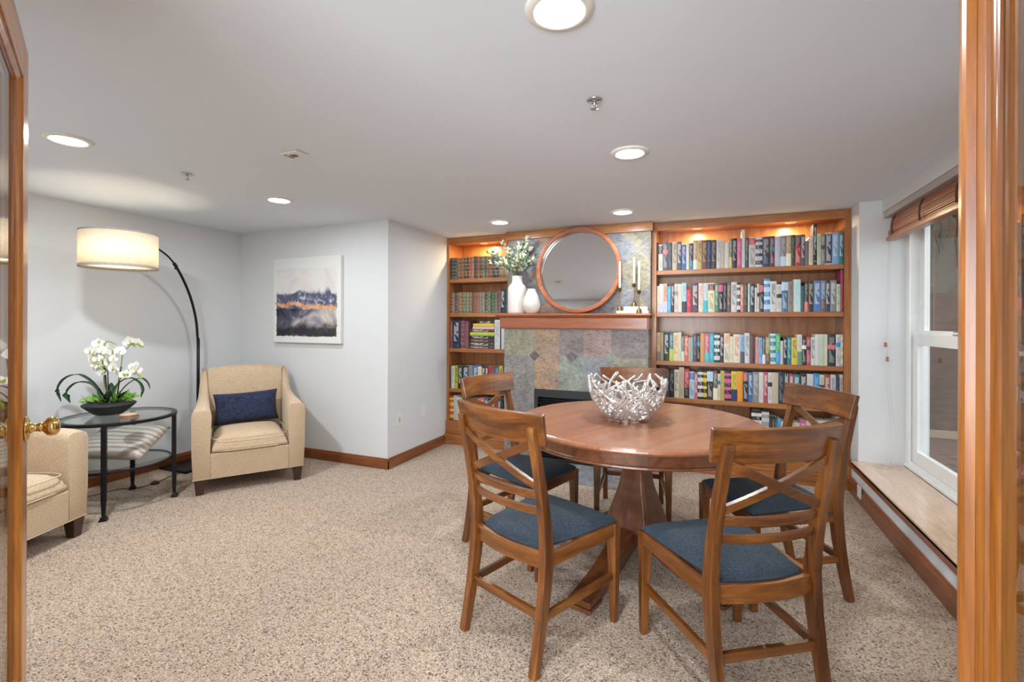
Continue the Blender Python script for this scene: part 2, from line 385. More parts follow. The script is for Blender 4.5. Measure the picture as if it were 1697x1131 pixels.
# ---- outside the window: window well wall, earth, bare branches
def m_ext():
    m = NT('weathered_retaining_wall'); m.set(Roughness=0.95)
    a = m.noise(m.coords((1, 1, 4)), 7, 6, .7); c = m.noise(m.coords((1, 3, .4)), 3, 4)
    f = m.math('MULTIPLY_ADD', a, .6, m.math('MULTIPLY', c, .4)); m.col(m.ramp(f, [(.3, C(46, 28, 18)), (.5, C(82, 52, 34)), (.68, C(112, 82, 58))])); m.bump(a, .8, .02); return m.m
def m_hedge(): 
    m = NT('ivy_bank'); m.set(Roughness=0.9); a = m.noise(m.coords(), 9, 6, .7, 1.5)
    m.col(m.ramp(a, [(.3, C(38, 38, 26)), (.48, C(78, 74, 58)), (.6, C(88, 56, 36)), (.75, C(122, 118, 98))])); m.bump(a, 1, .04); return m.m
EXT, IVY = m_ext(), m_hedge()
struct(obj('ground_exterior', box(1.43, 7.5, -1.5, 6.0, .08, .16), plain('damp_earth', C(92, 66, 48), 1.0, bumpy=(24, 1.0, .05))))
b = B(); bx(b, 1.43, 7.5, 6.0, 6.2, .16, 1.60); bx(b, 4.6, 4.8, -1.5, 6.0, .16, 1.60)
tag(obj('retaining_wall', b, EXT), 'brown weathered retaining wall outside the window', 'retaining wall')
tag(obj('edging_board', box(1.44, 4.59, 5.955, 5.998, .165, .235), plain('pale_board', C(160, 138, 118), .8)), 'pale low edging board lying along the foot of the outdoor wall', 'board')
random.seed(6); b = B(); V = []
for i in range(34):
    V.append([b.verts.new((1.2 + i * .22 + random.uniform(-.05, .05), 6.15 + j * .16 + random.uniform(-.05, .05), 1.58 + j * .26 + random.uniform(-.07, .07))) for j in range(16)])
for i in range(33):
    for j in range(15): b.faces.new((V[i][j], V[i + 1][j], V[i + 1][j + 1], V[i][j + 1]))
o = obj('bank', b, IVY, smooth=True); tag(o, 'rising bank of ivy and dry leaves above the outdoor wall', 'bank'); o['kind'] = 'structure'
random.seed(16); b = B()
for k in range(90):
    x, y = random.uniform(1.5, 3.6), random.uniform(4.3, 5.7); r = random.uniform(.015, .05)
    loft(b, [[Vector((x + r * q * math.cos(a + k), y + r * q * math.sin(a + k) * .7, .162 + h)) for a in (0, 1.3, 2.4, 3.6, 5)] for q, h in ((1, -.01), (.8, r * .35), (.2, r * .45))])
o = obj('gravel', b, plain('brown_gravel', C(104, 78, 60), 1.0)); tag(o, 'loose brown rubble and dead leaves on the ground outside the window', 'gravel'); o['kind'] = 'stuff'
bark = plain('bark', C(46, 36, 30), .9)
b = B(); random.seed(11); 
def branch(bm, p, d, L, r, k):
    pts = [Vector(p)]; dd = Vector(d).normalized()
    for i in range(5):
        dd = (dd + Vector((random.uniform(-.2, .2), random.uniform(-.3, .3), random.uniform(-.1, .25)))).normalized(); pts.append(pts[-1] + dd * L / 5)
    tube(bm, pts, [r * (1 - i / 7) for i in range(6)], 5)
    if k:
        for q in range(3): branch(bm, pts[1 + q + (q > 1)], dd + Vector((random.uniform(-.5, .5), random.uniform(-.9, .9), random.uniform(-.1, .6))), L * .7, r * .55, k - 1)
branch(b, (2.42, 6.40, 1.55), (-.05, -.25, 1), 1.0, .022, 3); branch(b, (2.62, 6.45, 1.75), (-.25, -.2, .8), .9, .016, 3); branch(b, (2.20, 6.42, 1.60), (.1, -.25, .9), .8, .014, 3)
tr = thing('bare_bush', 'bare leafless bush above the brown wall outside the window', 'tree', (0, 0, 0)); obj('branch', b, bark, tr, smooth=True)

# ---- woven wood blind, cords, tassels
bl = thing('window_blind', 'raised bamboo slat blind hanging over the top of the window', 'blind')
obj('headrail', box(1.172, 1.225, 2.33, 4.235, 2.065, 2.1085), plain('grey_headrail', C(176, 168, 164), .5), bl, bev=.003)
b = B(); random.seed(2)
for k in range(11):
    z = 1.925 + k * .0125; xo = 1.196 + k * .0022 + random.uniform(-.003, .003)
    bx(b, xo, xo + .03, 2.35, 4.225, z, z + .0088); bx(b, xo + .004, xo + .028, 2.352, 4.223, z + .0088, z + .0125)
obj('slat_stack', b, WD['mirrorY'], bl, bev=.0012)
obj('bottom_slat', box(1.188, 1.245, 2.34, 4.23, 1.897, 1.9235), WD['mirrorY'], bl, bev=.004)
for y in (4.09, 3.62, 3.15, 2.68):
    b = B(); tube(b, [(1.204, y, 2.062), (1.186, y - .004, 2.02), (1.1835, y, 1.97), (1.1855, y, 1.93)], .0035, 6)
    tube(b, [(1.204, y + .014, 2.062), (1.186, y + .012, 2.02), (1.1835, y + .014, 1.97), (1.1855, y + .012, 1.93)], .0035, 6)
    obj('ladder_tape', b, plain('brown_tape', C(84, 64, 50), .8) if y == 4.09 else bpy.data.materials['brown_tape'], bl, smooth=True)
b = B(); tube(b, cr([(1.200, 4.215, 1.893), (1.190, 4.222, 1.5), (1.186, 4.225, 1.16)]), .0014, 5); tube(b, cr([(1.205, 4.205, 1.893), (1.197, 4.215, 1.4), (1.196, 4.222, 1.06)]), .0014, 5)
tube(b, cr([(1.186, 4.225, 1.13), (1.20, 4.23, .8), (1.215, 4.225, .5), (1.19, 4.215, .29)]), .0014, 5); tube(b, cr([(1.196, 4.222, 1.02), (1.235, 4.23, .62), (1.245, 4.222, .45), (1.21, 4.21, .29)]), .0014, 5)
for q in range(5): tube(b, [(1.15 + q * .012 + .06 * math.cos(a / 14 * 2 * PI), 4.16 + .05 * math.sin(a / 14 * 2 * PI + q), .2745 + .001 * q) for a in range(14)], .0014, 5, loop=True)
obj('pull_cord', b, CORD, bl, smooth=True)
for x, y, z in ((1.186, 4.225, 1.145), (1.196, 4.222, 1.04)):
    obj('cord_tassel', lathe(B(), [(.006, -.016), (.010, -.014), (.010, -.006), (.006, 0), (.009, .007), (.009, .014), (.004, .016)], 14, (x, y, z)), WD['mirrorZ'], bl, smooth=True)

# ------------------------------------------------------------------ French doors
def door_leaf(idx, latch, ang, side, label):
    d = struct(bpy.data.objects.new('door_%d' % idx, None)); COL.objects.link(d)
    n = Vector((-math.sin(ang), math.cos(ang), 0)) * side
    d.location = Vector((latch[0], latch[1], 0)) - n * .022; d.rotation_euler = (0, 0, ang)
    Wd, T, S, zt, zb = .67, .022, .100, 1.93, .37
    b = B(); bx(b, 0, S, -T, T, .012, 2.03); obj('stile', b, WD['doorZ'], d, bev=.002)
    b = B(); bx(b, Wd - S, Wd, -T, T, .012, 2.03); obj('stile', b, WD['doorZ'], d, bev=.002)
    obj('top_rail', box(S, Wd - S, -T, T, zt, 2.03), WD['doorX'], d, bev=.001)
    obj('bottom_rail', box(S, Wd - S, -T, T, .012, zb), WD['doorX'], d, bev=.001)
    prof = [(0, 1.0), (.003, .98), (.004, .78), (.009, .70), (.012, .62), (.015, .58), (.018, .50), (.019, .38)]
    b = B()
    for s in (1, -1):
        rings = []
        for a, (cx, cz) in enumerate(((S, zb), (Wd - S, zb), (Wd - S, zt), (S, zt))):
            dx = (1, -1, -1, 1)[a]; dz = (1, 1, -1, -1)[a]
            rings.append([Vector((cx + dx * o_, s * T * e, cz + dz * o_)) for o_, e in prof] + [Vector((cx, s * T * .38, cz))])
        loft(b, rings, loop=True)
    obj('glazing_bead', b, WD['doorZ'], d)
    obj('glass', box(S + .002, Wd - S - .002, -.0085, .0085, zb + .002, zt - .002), GLASS, d)
    if idx == 1:
        for s in (1, -1):
            M = Matrix.Translation((.056, s * .022, 1.012)) @ Matrix.Rotation(-s * PI / 2, 4, 'X')
            ro = obj('rosette', lathe(B(), [(.0, 0), (.033, 0), (.034, .003), (.030, .007), (.022, .009), (.0, .009)], 32, M=M), BRASS, d, smooth=True)
            b = lathe(B(), [(.0, .008), (.014, .008), (.015, .012), (.011, .016), (.0105, .026), (.013, .028), (.013, .031), (.011, .033), (.016, .037), (.024, .043), (.0265, .051), (.025, .060), (.019, .066), (.010, .069), (.0, .070)], 32, M=M)
            obj('door_knob', b, BRASS, d, smooth=True)
        b = B(); bx(b, -.001, .0, -.012, .012, .95, 1.07); obj('latch_plate', b, BRASS, d)
    else:
        b = B(); loft(b, [[Vector(p) for p in ((-.012, -.037, z), (.022, -.037, z), (.028, -.033, z), (.030, -.0222, z), (.001, -.0222, z), (-.001, .020, z), (-.012, .020, z))] for z in (.012, 2.03)])
        obj('astragal', b, WD['doorZ'], d)
    d['label'] = label
    return d
door_leaf(1, (-1.7264, .693), math.atan2(-.446, .895), 1, 'glazed timber door leaf with brass knobs standing open')
door_leaf(2, (.361, .9105), math.atan2(-.9645, -.2639), -1, 'glazed timber door leaf with plain stile standing open')

# ------------------------------------------------------------------ ceiling fittings
LNAME = ['largest in view, above the near end of the room', 'above the round table', 'above the art wall side seating', 'above the orchid and lamp', 'in front of the wide bookcase', 'in front of the narrow bookcase']
for ((x, y), where), pw in zip(zip(LIGHTS, LNAME), (1, 1, .6, 2.2, .7, .45)):
    t = thing('ceiling_light', 'round white recessed ceiling light ' + where, 'ceiling light', (x, y, HC), 0, 'recessed ceiling lights')
    obj('trim_ring', lathe(B(), [(.070, -.001), (.073, -.010), (.078, -.012), (.094, -.007), (.099, -.0015), (.099, .0), (.070, .0)], 40), PLASTIC, t, smooth=True)
    obj('lens', lathe(B(), [(.0, -.006), (.070, -.006), (.070, -.0012), (.0, -.0012)], 40), LENS, t, smooth=True)
    area('ceiling_light_source', (x, y, HC - .0135), (0, 0, 0), .138, P_CAN * pw, (.90, .955, 1.0))
for (x, y, where) in ((-.43, 1.897, 'between the two largest ceiling lights'), (-2.948, 1.916, 'over the armchairs')):
    t = thing('fire_sprinkler', 'small chrome pendent fire sprinkler on the ceiling ' + where, 'fire sprinkler', (x, y, HC), 0, 'fire sprinklers')
    obj('escutcheon', lathe(B(), [(0, -.001), (.029, -.001), (.031, -.003), (.026, -.006), (0, -.008)], 28), CHROME, t, smooth=True)
    b = B(); lathe(b, [(.006, -.006), (.006, -.022), (.003, -.024), (.003, -.034)], 12)
    for s in (1, -1): tube(b, [(s * .006, 0, -.012), (s * .011, 0, -.022), (s * .004, 0, -.036)], .0018, 6)
    obj('sprinkler_frame', b, CHROME, t, smooth=True)
    b = lathe(B(), [(0, -.035), (.015, -.035), (.016, -.037), (0, -.038)], 20); obj('deflector', b, CHROME, t, smooth=True)
t = thing('ceiling_sensor', 'square off-white sensor plate with dark centre on the ceiling', 'detector', (-2.056, 1.90, HC), 0)
obj('plate', box(-.062, .062, -.042, .042, -.012, -.001), PLASTIC, t, bev=.003)
b = B(); bx(b, -.018, .018, -.014, .014, -.0155, -.0122); obj('lens_window', b, plain('smoked_lens', C(96, 86, 66), .3), t)
b = B(); bx(b, -.045, -.03, -.03, .03, -.0135, -.0122); obj('grille_slot', b, plain('grey_slot', C(150, 144, 138), .5), t)

# ------------------------------------------------------------------ outlets, art
def plate(x, y, z, rz, label, kind):
    t = thing('wall_plate', label, 'outlet', (x, y, z), rz)
    obj('cover', box(-.036, .036, .0008, .007, -.058, .058), PLASTIC, t, bev=.002)
    if kind:
        b = B(); bx(b, -.016, .016, .007, .0085, -.034, .034)
        obj('insert', b, plain('ivory_insert', C(214, 206, 184), .4), t, bev=.001)
        b = lathe(B(), [(0, .0), (.004, 0), (.004, .004), (0, .004)], 12, M=Matrix.Translation((0, .0085, 0)) @ Matrix.Rotation(-PI / 2, 4, 'X')); obj('jack', b, BLACKPL, t)
plate(-2.61, 3.605, .405, -PI / 2, 'ivory wall jack plate with one dark socket low on the return wall', 1)
plate(-2.61, 4.01, .42, -PI / 2, 'blank white wall plate beside the narrow bookcase', 0)
b = B(); o = obj('outlet_cover', box(.994, 1.0015, 4.05, 4.13, .05, .135), PLASTIC, bev=.002); tag(o, 'white outlet cover let into the window seat baseboard', 'outlet')
def m_art():
    m = NT('abstract_watercolour'); m.set(Roughness=.8)
    tc = m.n('ShaderNodeTexCoord'); sp = m.n('ShaderNodeSeparateXYZ'); m.l(tc.outputs['Object'], sp.inputs[0])
    x, z = sp.outputs[0], sp.outputs[2]      # x -.42...42, z 0...82
    v = m.coords()
    n1 = m.noise(v, 6, 5, .6, .6); n2 = m.noise(m.coords(loc=(3, 0, 1)), 12, 6, .65, 1.2); n3 = m.noise(m.coords(loc=(7, 0, 5)), 3.2, 4, .6, 1)
    zz = m.math('ADD', z, m.math('MULTIPLY_ADD', n1, .22, -.11))
    zf = m.math('ADD', z, m.math('MULTIPLY_ADD', n2, .05, -.025))
    base = C(224, 224, 221)
    def band(c, a, b_, s=.012):
        return m.math('MULTIPLY', m.math('DIVIDE', m.math('SUBTRACT', c, a), s, clamp=True), m.math('DIVIDE', m.math('SUBTRACT', b_, c), s, clamp=True))
    xx = m.math('ADD', x, m.math('MULTIPLY_ADD', n2, .05, -.025))
    ex = band(xx, -.385, .375, .01); exl = m.math('GREATER_THAN', xx, -.40)
    c = m.mix(m.math('MULTIPLY', band(zf, .36, .715), m.math('MULTIPLY', ex, .9)), base, m.ramp(n3, [(.35, C(212, 207, 206)), (.52, C(224, 221, 218)), (.62, C(208, 214, 220)), (.7, C(218, 216, 214))]))
    c = m.mix(m.math('MULTIPLY', m.math('MULTIPLY', band(zz, .31, .50, .03), ex), .95), c, m.ramp(n2, [(.30, C(30, 34, 56)), (.42, C(78, 84, 112)), (.50, C(52, 58, 88)), (.58, C(138, 142, 168)), (.72, C(206, 208, 218))]))
    lf = m.math('ADD', n3, m.math('MULTIPLY', x, .22))
    c = m.mix(m.math('MULTIPLY', band(zf, .062, .335), ex), c, m.ramp(lf, [(.34, C(40, 42, 56)), (.46, C(84, 86, 102)), (.54, C(140, 138, 148)), (.60, C(172, 166, 166)), (.68, C(210, 198, 186))]))
    c = m.mix(m.math('MULTIPLY', m.math('MULTIPLY', band(zz, .0, .20, .07), m.math('GREATER_THAN', zf, .062)), m.math('MULTIPLY', ex, .95)), c, C(30, 31, 38))
    zo = m.math('ADD', m.math('ADD', z, m.math('MULTIPLY_ADD', n3, .24, -.12)), m.math('MULTIPLY_ADD', n2, .03, -.015))
    c = m.mix(m.math('MULTIPLY', m.math('MULTIPLY', band(zo, .318, .368, .012), m.math('MULTIPLY', exl, m.math('LESS_THAN', xx, .36))), m.ramp(n1, [(.38, (.25, .25, .25, 1)), (.5, (1, 1, 1, 1))])), c, m.ramp(n2, [(.35, C(200, 132, 80)), (.6, C(226, 184, 146))]))
    m.col(c); return m.m
art = thing('canvas_painting', 'abstract blue grey watercolour canvas with an orange streak on the alcove wall', 'painting', (-3.522, 3.4385, 1.095))
o = obj('canvas', box(-.418, .418, -.038, 0, 0, .815), m_art(), art, bev=.003)

# ------------------------------------------------------------------ built-in bookcases
YF = 4.455
def bookcase(name, label, x0, x1, li, ri, shelves, deck, plinth_top, xl0):
    t = thing(name, label, 'bookcase', ((x0 + x1) / 2, YF, 0)); cx = (x0 + x1) / 2
    L = lambda b: [setattr(v, 'co', v.co - Vector((cx, YF, 0))) for v in b.verts] and b
    obj('side_panel', L(box(x0, li, YF, YB - .012, plinth_top, 2.197)), WD['caseZ'], t, bev=.002)
    obj('side_panel', L(box(ri, x1, YF, YB - .012, plinth_top, 2.197)), WD['caseZ'], t, bev=.002)
    obj('back_panel', L(box(x0, x1, YB - .011, YB - .001, .1, 2.197)), WD['caseZ'], t)
    obj('top_rail', L(box(li, ri, YF - .002, YF + .02, 2.128, 2.197)), WD['caseX'], t, bev=.002)
    obj('top_panel', L(box(li, ri, YF + .02, YB - .012, 2.150, 2.165)), WD['caseX'], t)
    for z in shelves: obj('shelf', L(box(li + .001, ri - .001, YF + .004, YB - .012, z - .040, z)), WD['caseX'], t, bev=.003)
    obj('bottom_shelf', L(box(li, ri, YF + .002, YB - .012, deck - .03, deck)), WD['caseX'], t, bev=.002)
    b = B(); bx(b, xl0, x1, YF - .022, YF + .02, .135, plinth_top); bx(b, xl0, x1, YF - .03, YF, .105, .135); bx(b, xl0, x1, YF - .05, YF, .0, .105); bx(b, xl0, x1, YF - .055, YF, .088, .098)
    obj('plinth', L(b), WD['caseX'], t, bev=.003)
    return t
SHL = [1.757, 1.391, 1.018, .585]
SHR = [1.768, 1.391, .957, .630]
bookcase('bookcase', 'narrow built-in wooden bookcase on the return wall side of the fireplace', -2.608, -1.862, -2.580, -1.900, SHL, .245, .245, -2.608)
bookcase('bookcase', 'wide built-in wooden bookcase on the window side of the fireplace', -.480, 1.028, -.438, .984, SHR, .245, .245, -.452)
for i, (x, y, lab) in enumerate(((-2.235, 4.60, 'in the narrow bookcase'), (-.10, 4.56, 'in the wide bookcase nearer the mirror'), (.63, 4.58, 'in the wide bookcase nearer the window'))):
    t = thing('puck_light', 'warm glowing puck light above the books ' + lab, 'shelf light', (x, y, 2.150), 0, 'puck lights in the bookcases')
    obj('puck_ring', lathe(B(), [(.036, -.001), (.042, -.001), (.044, -.006), (.038, -.010), (.036, -.010)], 28), WHITE, t, smooth=True)
    obj('puck_lens', lathe(B(), [(0, -.009), (.034, -.009), (.036, -.002), (0, -.002)], 28), PUCK, t, smooth=True)
    area('puck_light_source', (x, y, 2.137), (0, 0, 0), .06, P_PUCK, (1, .78, .48))

# ------------------------------------------------------------------ chimney breast, surround, mantel, firebox, hearth
YU, YL = 4.385, 4.205                        # upper tile face, lower tile face
XA, XB_ = -1.818, -.487
b = B()
bx(b, -1.857, -.483, YU + .003, YB - .012, 1.36, 2.197)
obj_up = obj('chimney_breast', b, GROUT); struct(obj_up)
def clip_poly(poly, x0, x1, z0, z1):
    def cl(P, f, inter):
        out = []
        for i in range(len(P)):
            a, b_ = P[i - 1], P[i]
            if f(b_):
                if not f(a): out.append(inter(a, b_))
                out.append(b_)
            elif f(a): out.append(inter(a, b_))
        return out
    def ix(v): return lambda a, b_: (v, a[1] + (b_[1] - a[1]) * (v - a[0]) / (b_[0] - a[0]))
    def iz(v): return lambda a, b_: (a[0] + (b_[0] - a[0]) * (v - a[1]) / (b_[1] - a[1]), v)
    for f, it in ((lambda p: p[0] >= x0, ix(x0)), (lambda p: p[0] <= x1, ix(x1)), (lambda p: p[1] >= z0, iz(z0)), (lambda p: p[1] <= z1, iz(z1))):
        if poly: poly = cl(poly, f, it)
    return poly
random.seed(21); b = B(); s = .300; g = .004
c0 = (-.80, 1.75)
for i in range(-6, 7):
    for j in range(-6, 7):
        u, v = i * s, j * s
        P = [(c0[0] + (a - e) * .7071, c0[1] + (a + e) * .7071) for a, e in ((u + g / 2, v + g / 2), (u + s - g / 2, v + g / 2), (u + s - g / 2, v + s - g / 2), (u + g / 2, v + s - g / 2))]
        P = clip_poly(P, -1.857, -.483, 1.385, 2.19)
        if len(P) > 2:
            area_ = abs(sum(P[k - 1][0] * P[k][1] - P[k][0] * P[k - 1][1] for k in range(len(P)))) / 2
            if area_ > 1e-4: prism(b, P, YU - random.uniform(0, .002), YU + .0028, 'XZ', (5, 6, 4, 0, 5, 2, 6, 1)[(i * 3 + j * 5) % 8])
up = obj('slate_overmantel', b, SLATES); tag(up, 'slate tiles laid diagonally on the wall behind the round mirror', 'tile facing')
t = thing('header_trim', 'wooden header board along the ceiling above the round mirror', 'trim board')
obj('header_board', box(-1.885, -.462, YU - .022, YF - .004, 2.118, 2.1985), WD['caseX'], t, bev=.002)
# lower surround: individually cut slate tiles in one facing, with diamond insets
sur = thing('fireplace_surround', 'slate tile fireplace surround under the wooden mantel', 'fireplace', ((XA + XB_) / 2, YL, 0))
OX, OY = (XA + XB_) / 2, YL
sh = lambda b: [setattr(v, 'co', v.co - Vector((OX, OY, 0))) for v in b.verts] and b
FX0, FX1, FZ = -1.515, -.80, .672
b = B(); bx(b, XA + .002, FX0, YL + .003, YF - .004, 0, 1.235); bx(b, FX1, XB_ - .002, YL + .003, YF - .004, 0, 1.235); bx(b, FX0, FX1, YL + .003, YF - .004, FZ, 1.235)
obj('surround_core', sh(b), GROUT, sur)
cols = [XA, -1.515, -1.275, -1.042, -.800, XB_]; rows = [1.235, .985, .672, .36, .03]
mats = [[0, 1, 2, 3, 2], [6, 1, 4, 5, 0], [6, None, None, None, 5], [2, None, None, None, 6]]
b = B(); r = .052
dia = [(-1.515, .985), (-1.155, .985), (-.800, .985)]
def tile(b, x0, x1, z0, z1, mi, y=YL):
    P = [(x0, z0), (x1, z0), (x1, z1), (x0, z1)]
    for dx, dz in dia:
        rr = r + .004 if dx != -1.155 else r - .004
        out = []
        def inside(p): return abs(p[0] - dx) + abs(p[1] - dz) < rr - 1e-6
        if abs(dx - x0) < .01 or abs(dx - x1) < .01:      # corner diamonds: cut the corner
            for k, p in enumerate(P):
                if inside(p):
                    a, c = P[k - 1], P[(k + 1) % len(P)]
                    for q in (a, c):
                        d_ = Vector((q[0] - p[0], q[1] - p[1])).normalized(); out.append((p[0] + d_.x * rr, p[1] + d_.y * rr))
                else: out.append(p)
            P = out
    prism(b, P, y - random.uniform(0, .0015), y + .0028, 'XZ', mi)
for i in range(4):
    for j in range(5):
        if mats[i][j] is not None: tile(b, cols[j] + g / 2, cols[j + 1] - g / 2, rows[i + 1] + g / 2, rows[i] - g / 2, mats[i][j])
for (dx, dz), mi, yy in zip(dia, (7, 7, 4), (YL, YL - .004, YL)):
    q = r if dx != -1.155 else .05
    prism(b, [(dx - q, dz), (dx, dz - q), (dx + q, dz), (dx, dz + q)], yy - .001, YL + .0028, 'XZ', mi)
# side return tiles
for x0, x1 in ((XB_ - .002, XB_ + .008), (XA - .008, XA + .002)):
    for z0, z1, mi in ((.988, 1.235, 6), (.675, .982, 4), (.363, .669, 6), (.03, .357, 2)): bx(b, x0, x1, YL + .0035, YF - .004, z0, z1, mi)
obj('slate_facing', sh(b), SLATES, sur)
fb = thing('fireplace_insert', 'black metal gas fireplace insert with louvred top', 'fireplace insert', ((FX0 + FX1) / 2, YL, 0)); OX = (FX0 + FX1) / 2
b = B(); bx(b, FX0 + .002, FX1 - .002, YL - .006, YL + .012, .600, FZ - .002); bx(b, FX0 + .002, FX0 + .035, YL - .006, YL + .012, .03, .6); bx(b, FX1 - .035, FX1 - .002, YL - .006, YL + .012, .03, .6)
obj('trim_frame', sh(b), plain('dark_grey_metal', C(52, 54, 58), .45, .3), fb, bev=.002)
b = B()
for z in (.585, .565, .545): bx(b, FX0 + .037, FX1 - .037, YL + .004, YL + .022, z - .012, z - .004)
obj('louvre', sh(b), BLACKMETAL, fb)
b = B(); bx(b, FX0 + .01, FX1 - .01, YL + .20, YL + .21, .03, .66); bx(b, FX0 + .004, FX0 + .012, YL + .013, YL + .21, .03, .66); bx(b, FX1 - .012, FX1 - .004, YL + .013, YL + .21, .03, .66); bx(b, FX0 + .01, FX1 - .01, YL + .013, YL + .21, .02, .03)
obj('firebox_liner', sh(b), MATBLACK, fb)
obj('fire_glass', sh(box(FX0 + .037, FX1 - .037, YL + .026, YL + .030, .04, .52)), m_glass('dark_fire_glass', (.15, .15, .16, 1)), fb)
man = thing('mantel', 'cherry wood mantel shelf with deep apron over the slate fireplace', 'mantel', (-1.19, 4.13, 0)); OX, OY = -1.19, 4.13
MX0, MX1, MZ = -1.896, -.452, 1.378
b = B(); P = [(0, 0), (.030, 0), (.030, .006), (.018, .012), (.010, .018), (.0, .022)]
bx(b, MX0, MX1, 4.125, YU - .001, MZ - .018, MZ); obj('mantel_shelf', sh(b), WD['mantelX'], man, bev=.004)
b = B(); loft(b, [[Vector((x, y, z)) for y, z in ((4.175, MZ - .0185), (4.132, MZ - .0185), (4.134, MZ - .024), (4.150, MZ - .030), (4.158, MZ - .038), (4.175, MZ - .038))] for x in (MX0 + .010, MX1 - .010)])
obj('crown_moulding', sh(b), WD['mantelX'], man)
obj('mantel_apron', sh(box(MX0 + .04, MX1 - .030, 4.165, YL - .003, 1.243, MZ - .0385)), WD['mantelX'], man, bev=.003)
b = B()
for x0, x1 in ((MX0 + .04, XA - .010), (XB_ + .010, MX1 - .030)): bx(b, x0, x1, YL - .002, YF - .006, 1.243, MZ - .0385)
bx(b, MX0 + .04, MX1 - .03, YL - .002, YU, 1.2365, MZ - .0385); obj('mantel_core', sh(b), WD['mantelX'], man)
random.seed(8); b = B(); s = .30
bx(b, -1.90, -.46, 3.70, YL - .003, .0, .004, 8)
for i in range(5):
    for j in range(2):
        x0 = -1.90 + i * .289; y0_ = 3.70 + j * .25
        bx(b, x0 + .002, x0 + .287, y0_ + .002, min(y0_ + .248, YL - .004), .002, .009, (5, 6, 6, 2, 6, 4, 5)[(i * 2 + j) % 7])
h_ = obj('hearth', b, SLATES + [GROUT]); tag(h_, 'flat grey slate tile hearth set in the carpet before the fireplace', 'hearth')

# ------------------------------------------------------------------ dining chairs
def copy_tree(o, parent=None):
    c = o.copy(); COL.objects.link(c)
    if parent is not None: c.parent = parent
    for ch in list(o.children): copy_tree(ch, c)
    return c
def lerp_path(path, z):
    for (a, b_) in zip(path, path[1:]):
        if a[1] <= z <= b_[1]: f = (z - a[1]) / (b_[1] - a[1]); return a[0] + (b_[0] - a[0]) * f
    return path[-1][0]
def make_chair():
    t = thing('dining_chair', '', 'chair')
    X = WD['chairX']; Yw = WD['chairY']; Z = WD['chairZ']
    path = [(-.285, 0), (-.262, .10), (-.242, .20), (-.226, .30), (-.217, .38), (-.215, .45), (-.224, .54), (-.240, .64), (-.260, .74), (-.284, .84), (-.300, .905), (-.304, .919)]
    dep = [.032, .037, .042, .048, .052, .050, .044, .039, .035, .031, .028, .018]
    for s in (-1, 1):
        b = B(); rect_sweep(b, [(s * .1955, y, z) for y, z in path], (1, 0, 0), [(.033, d) for d in dep]); obj('back_post', b, Z, t, bev=.003)
        b = B(); rect_sweep(b, [(s * .2195, .213, .0), (s * .2185, .2115, .18), (s * .2165, .209, .36), (s * .2165, .209, .428)], (1, 0, 0), [(.028, .028), (.034, .034), (.044, .042), (.044, .042)]); obj('leg', b, Z, t, bev=.003)
        b = B(); rect_sweep(b, [(s * .197, -.200, .404), (s * .2235, .196, .404)], (0, 0, 1), (.052, .022)); obj('side_rail', b, Yw, t, bev=.002)
        b = B(); rect_sweep(b, [(s * .1965, -.222, .200), (s * .216, .202, .200)], (0, 0, 1), (.030, .019)); obj('side_stretcher', b, Yw, t, bev=.002)
    b = B(); n = 10
    rect_sweep(b, [(.180 * (2 * i / n - 1), -.214 - .022 * (1 - (2 * i / n - 1) ** 2), .402) for i in range(n + 1)], (0, 0, 1), (.062, .022)); obj('rear_rail', b, X, t, bev=.002)
    b = B(); rect_sweep(b, [(-.200, .213, .404), (.200, .213, .404)], (0, 0, 1), (.052, .022)); obj('front_rail', b, X, t, bev=.002)
    obj('rear_stretcher', rect_sweep(B(), [(-.181, -.240, .205), (.181, -.240, .205)], (0, 0, 1), (.032, .019)), X, t, bev=.002)
    def arc_slat(name, z, h, th, bow, hw, off=0.0, m=X):
        b = B(); n = 12; up = Vector((0, -.24, 1)).normalized(); pts = []
        yc = lerp_path(path, z) + off
        for i in range(n + 1):
            q = 2 * i / n - 1; pts.append((hw * q, yc - bow * (1 - q * q), z))
        rect_sweep(b, pts, up, (h, th)); return obj(name, b, m, t, bev=.003)
    arc_slat('back_slat', .592, .030, .016, .030, .181); arc_slat('back_slat', .655, .030, .016, .030, .181)
    arc_slat('top_rail', .910, .118, .021, .040, .235, .030)
    # crossed brace, two bowed diagonals
    for s in (-1, 1):
        b = B(); n = 10; pts = []
        for i in range(n + 1):
            q = 2 * i / n - 1; z = .770 + s * q * .082; pts.append((.182 * q, lerp_path(path, z) - .020 * (1 - q * q) + (.002 if s > 0 else -.002), z))
        rect_sweep(b, pts, [Vector((-s * .41, -.2, .9))] * (n + 1), (.030, .016)); obj('cross_brace', b, X, t, bev=.002)
    b = B(); cushion(b, .198, .218, .4315, .468, .022, .034, .018, 18); o = obj('seat', b, BLUE, t, smooth=True); o.location = (0, .008, 0)
    b = B(); P = []
    for i in range(64):
        a = 2 * PI * i / 64; cx, sy = math.cos(a), math.sin(a); k = (abs(cx) ** 5 + abs(sy) ** 5) ** (-.2); sx, ty = cx * k, sy * k
        kk = 1 - .028 * sx * sx * ty * ty
        P.append((sx * (.198 + .034 * ty) * kk, .008 + ty * .218 * kk - (.018 * (1 - sx * sx) if ty < 0 else 0) * abs(ty), .4395))
    tube(b, P, .0032, 6, loop=True); obj('piping', b, plain('dark_blue_piping', C(44, 56, 70), .9), t, smooth=True)
    return t
chair0 = make_chair()
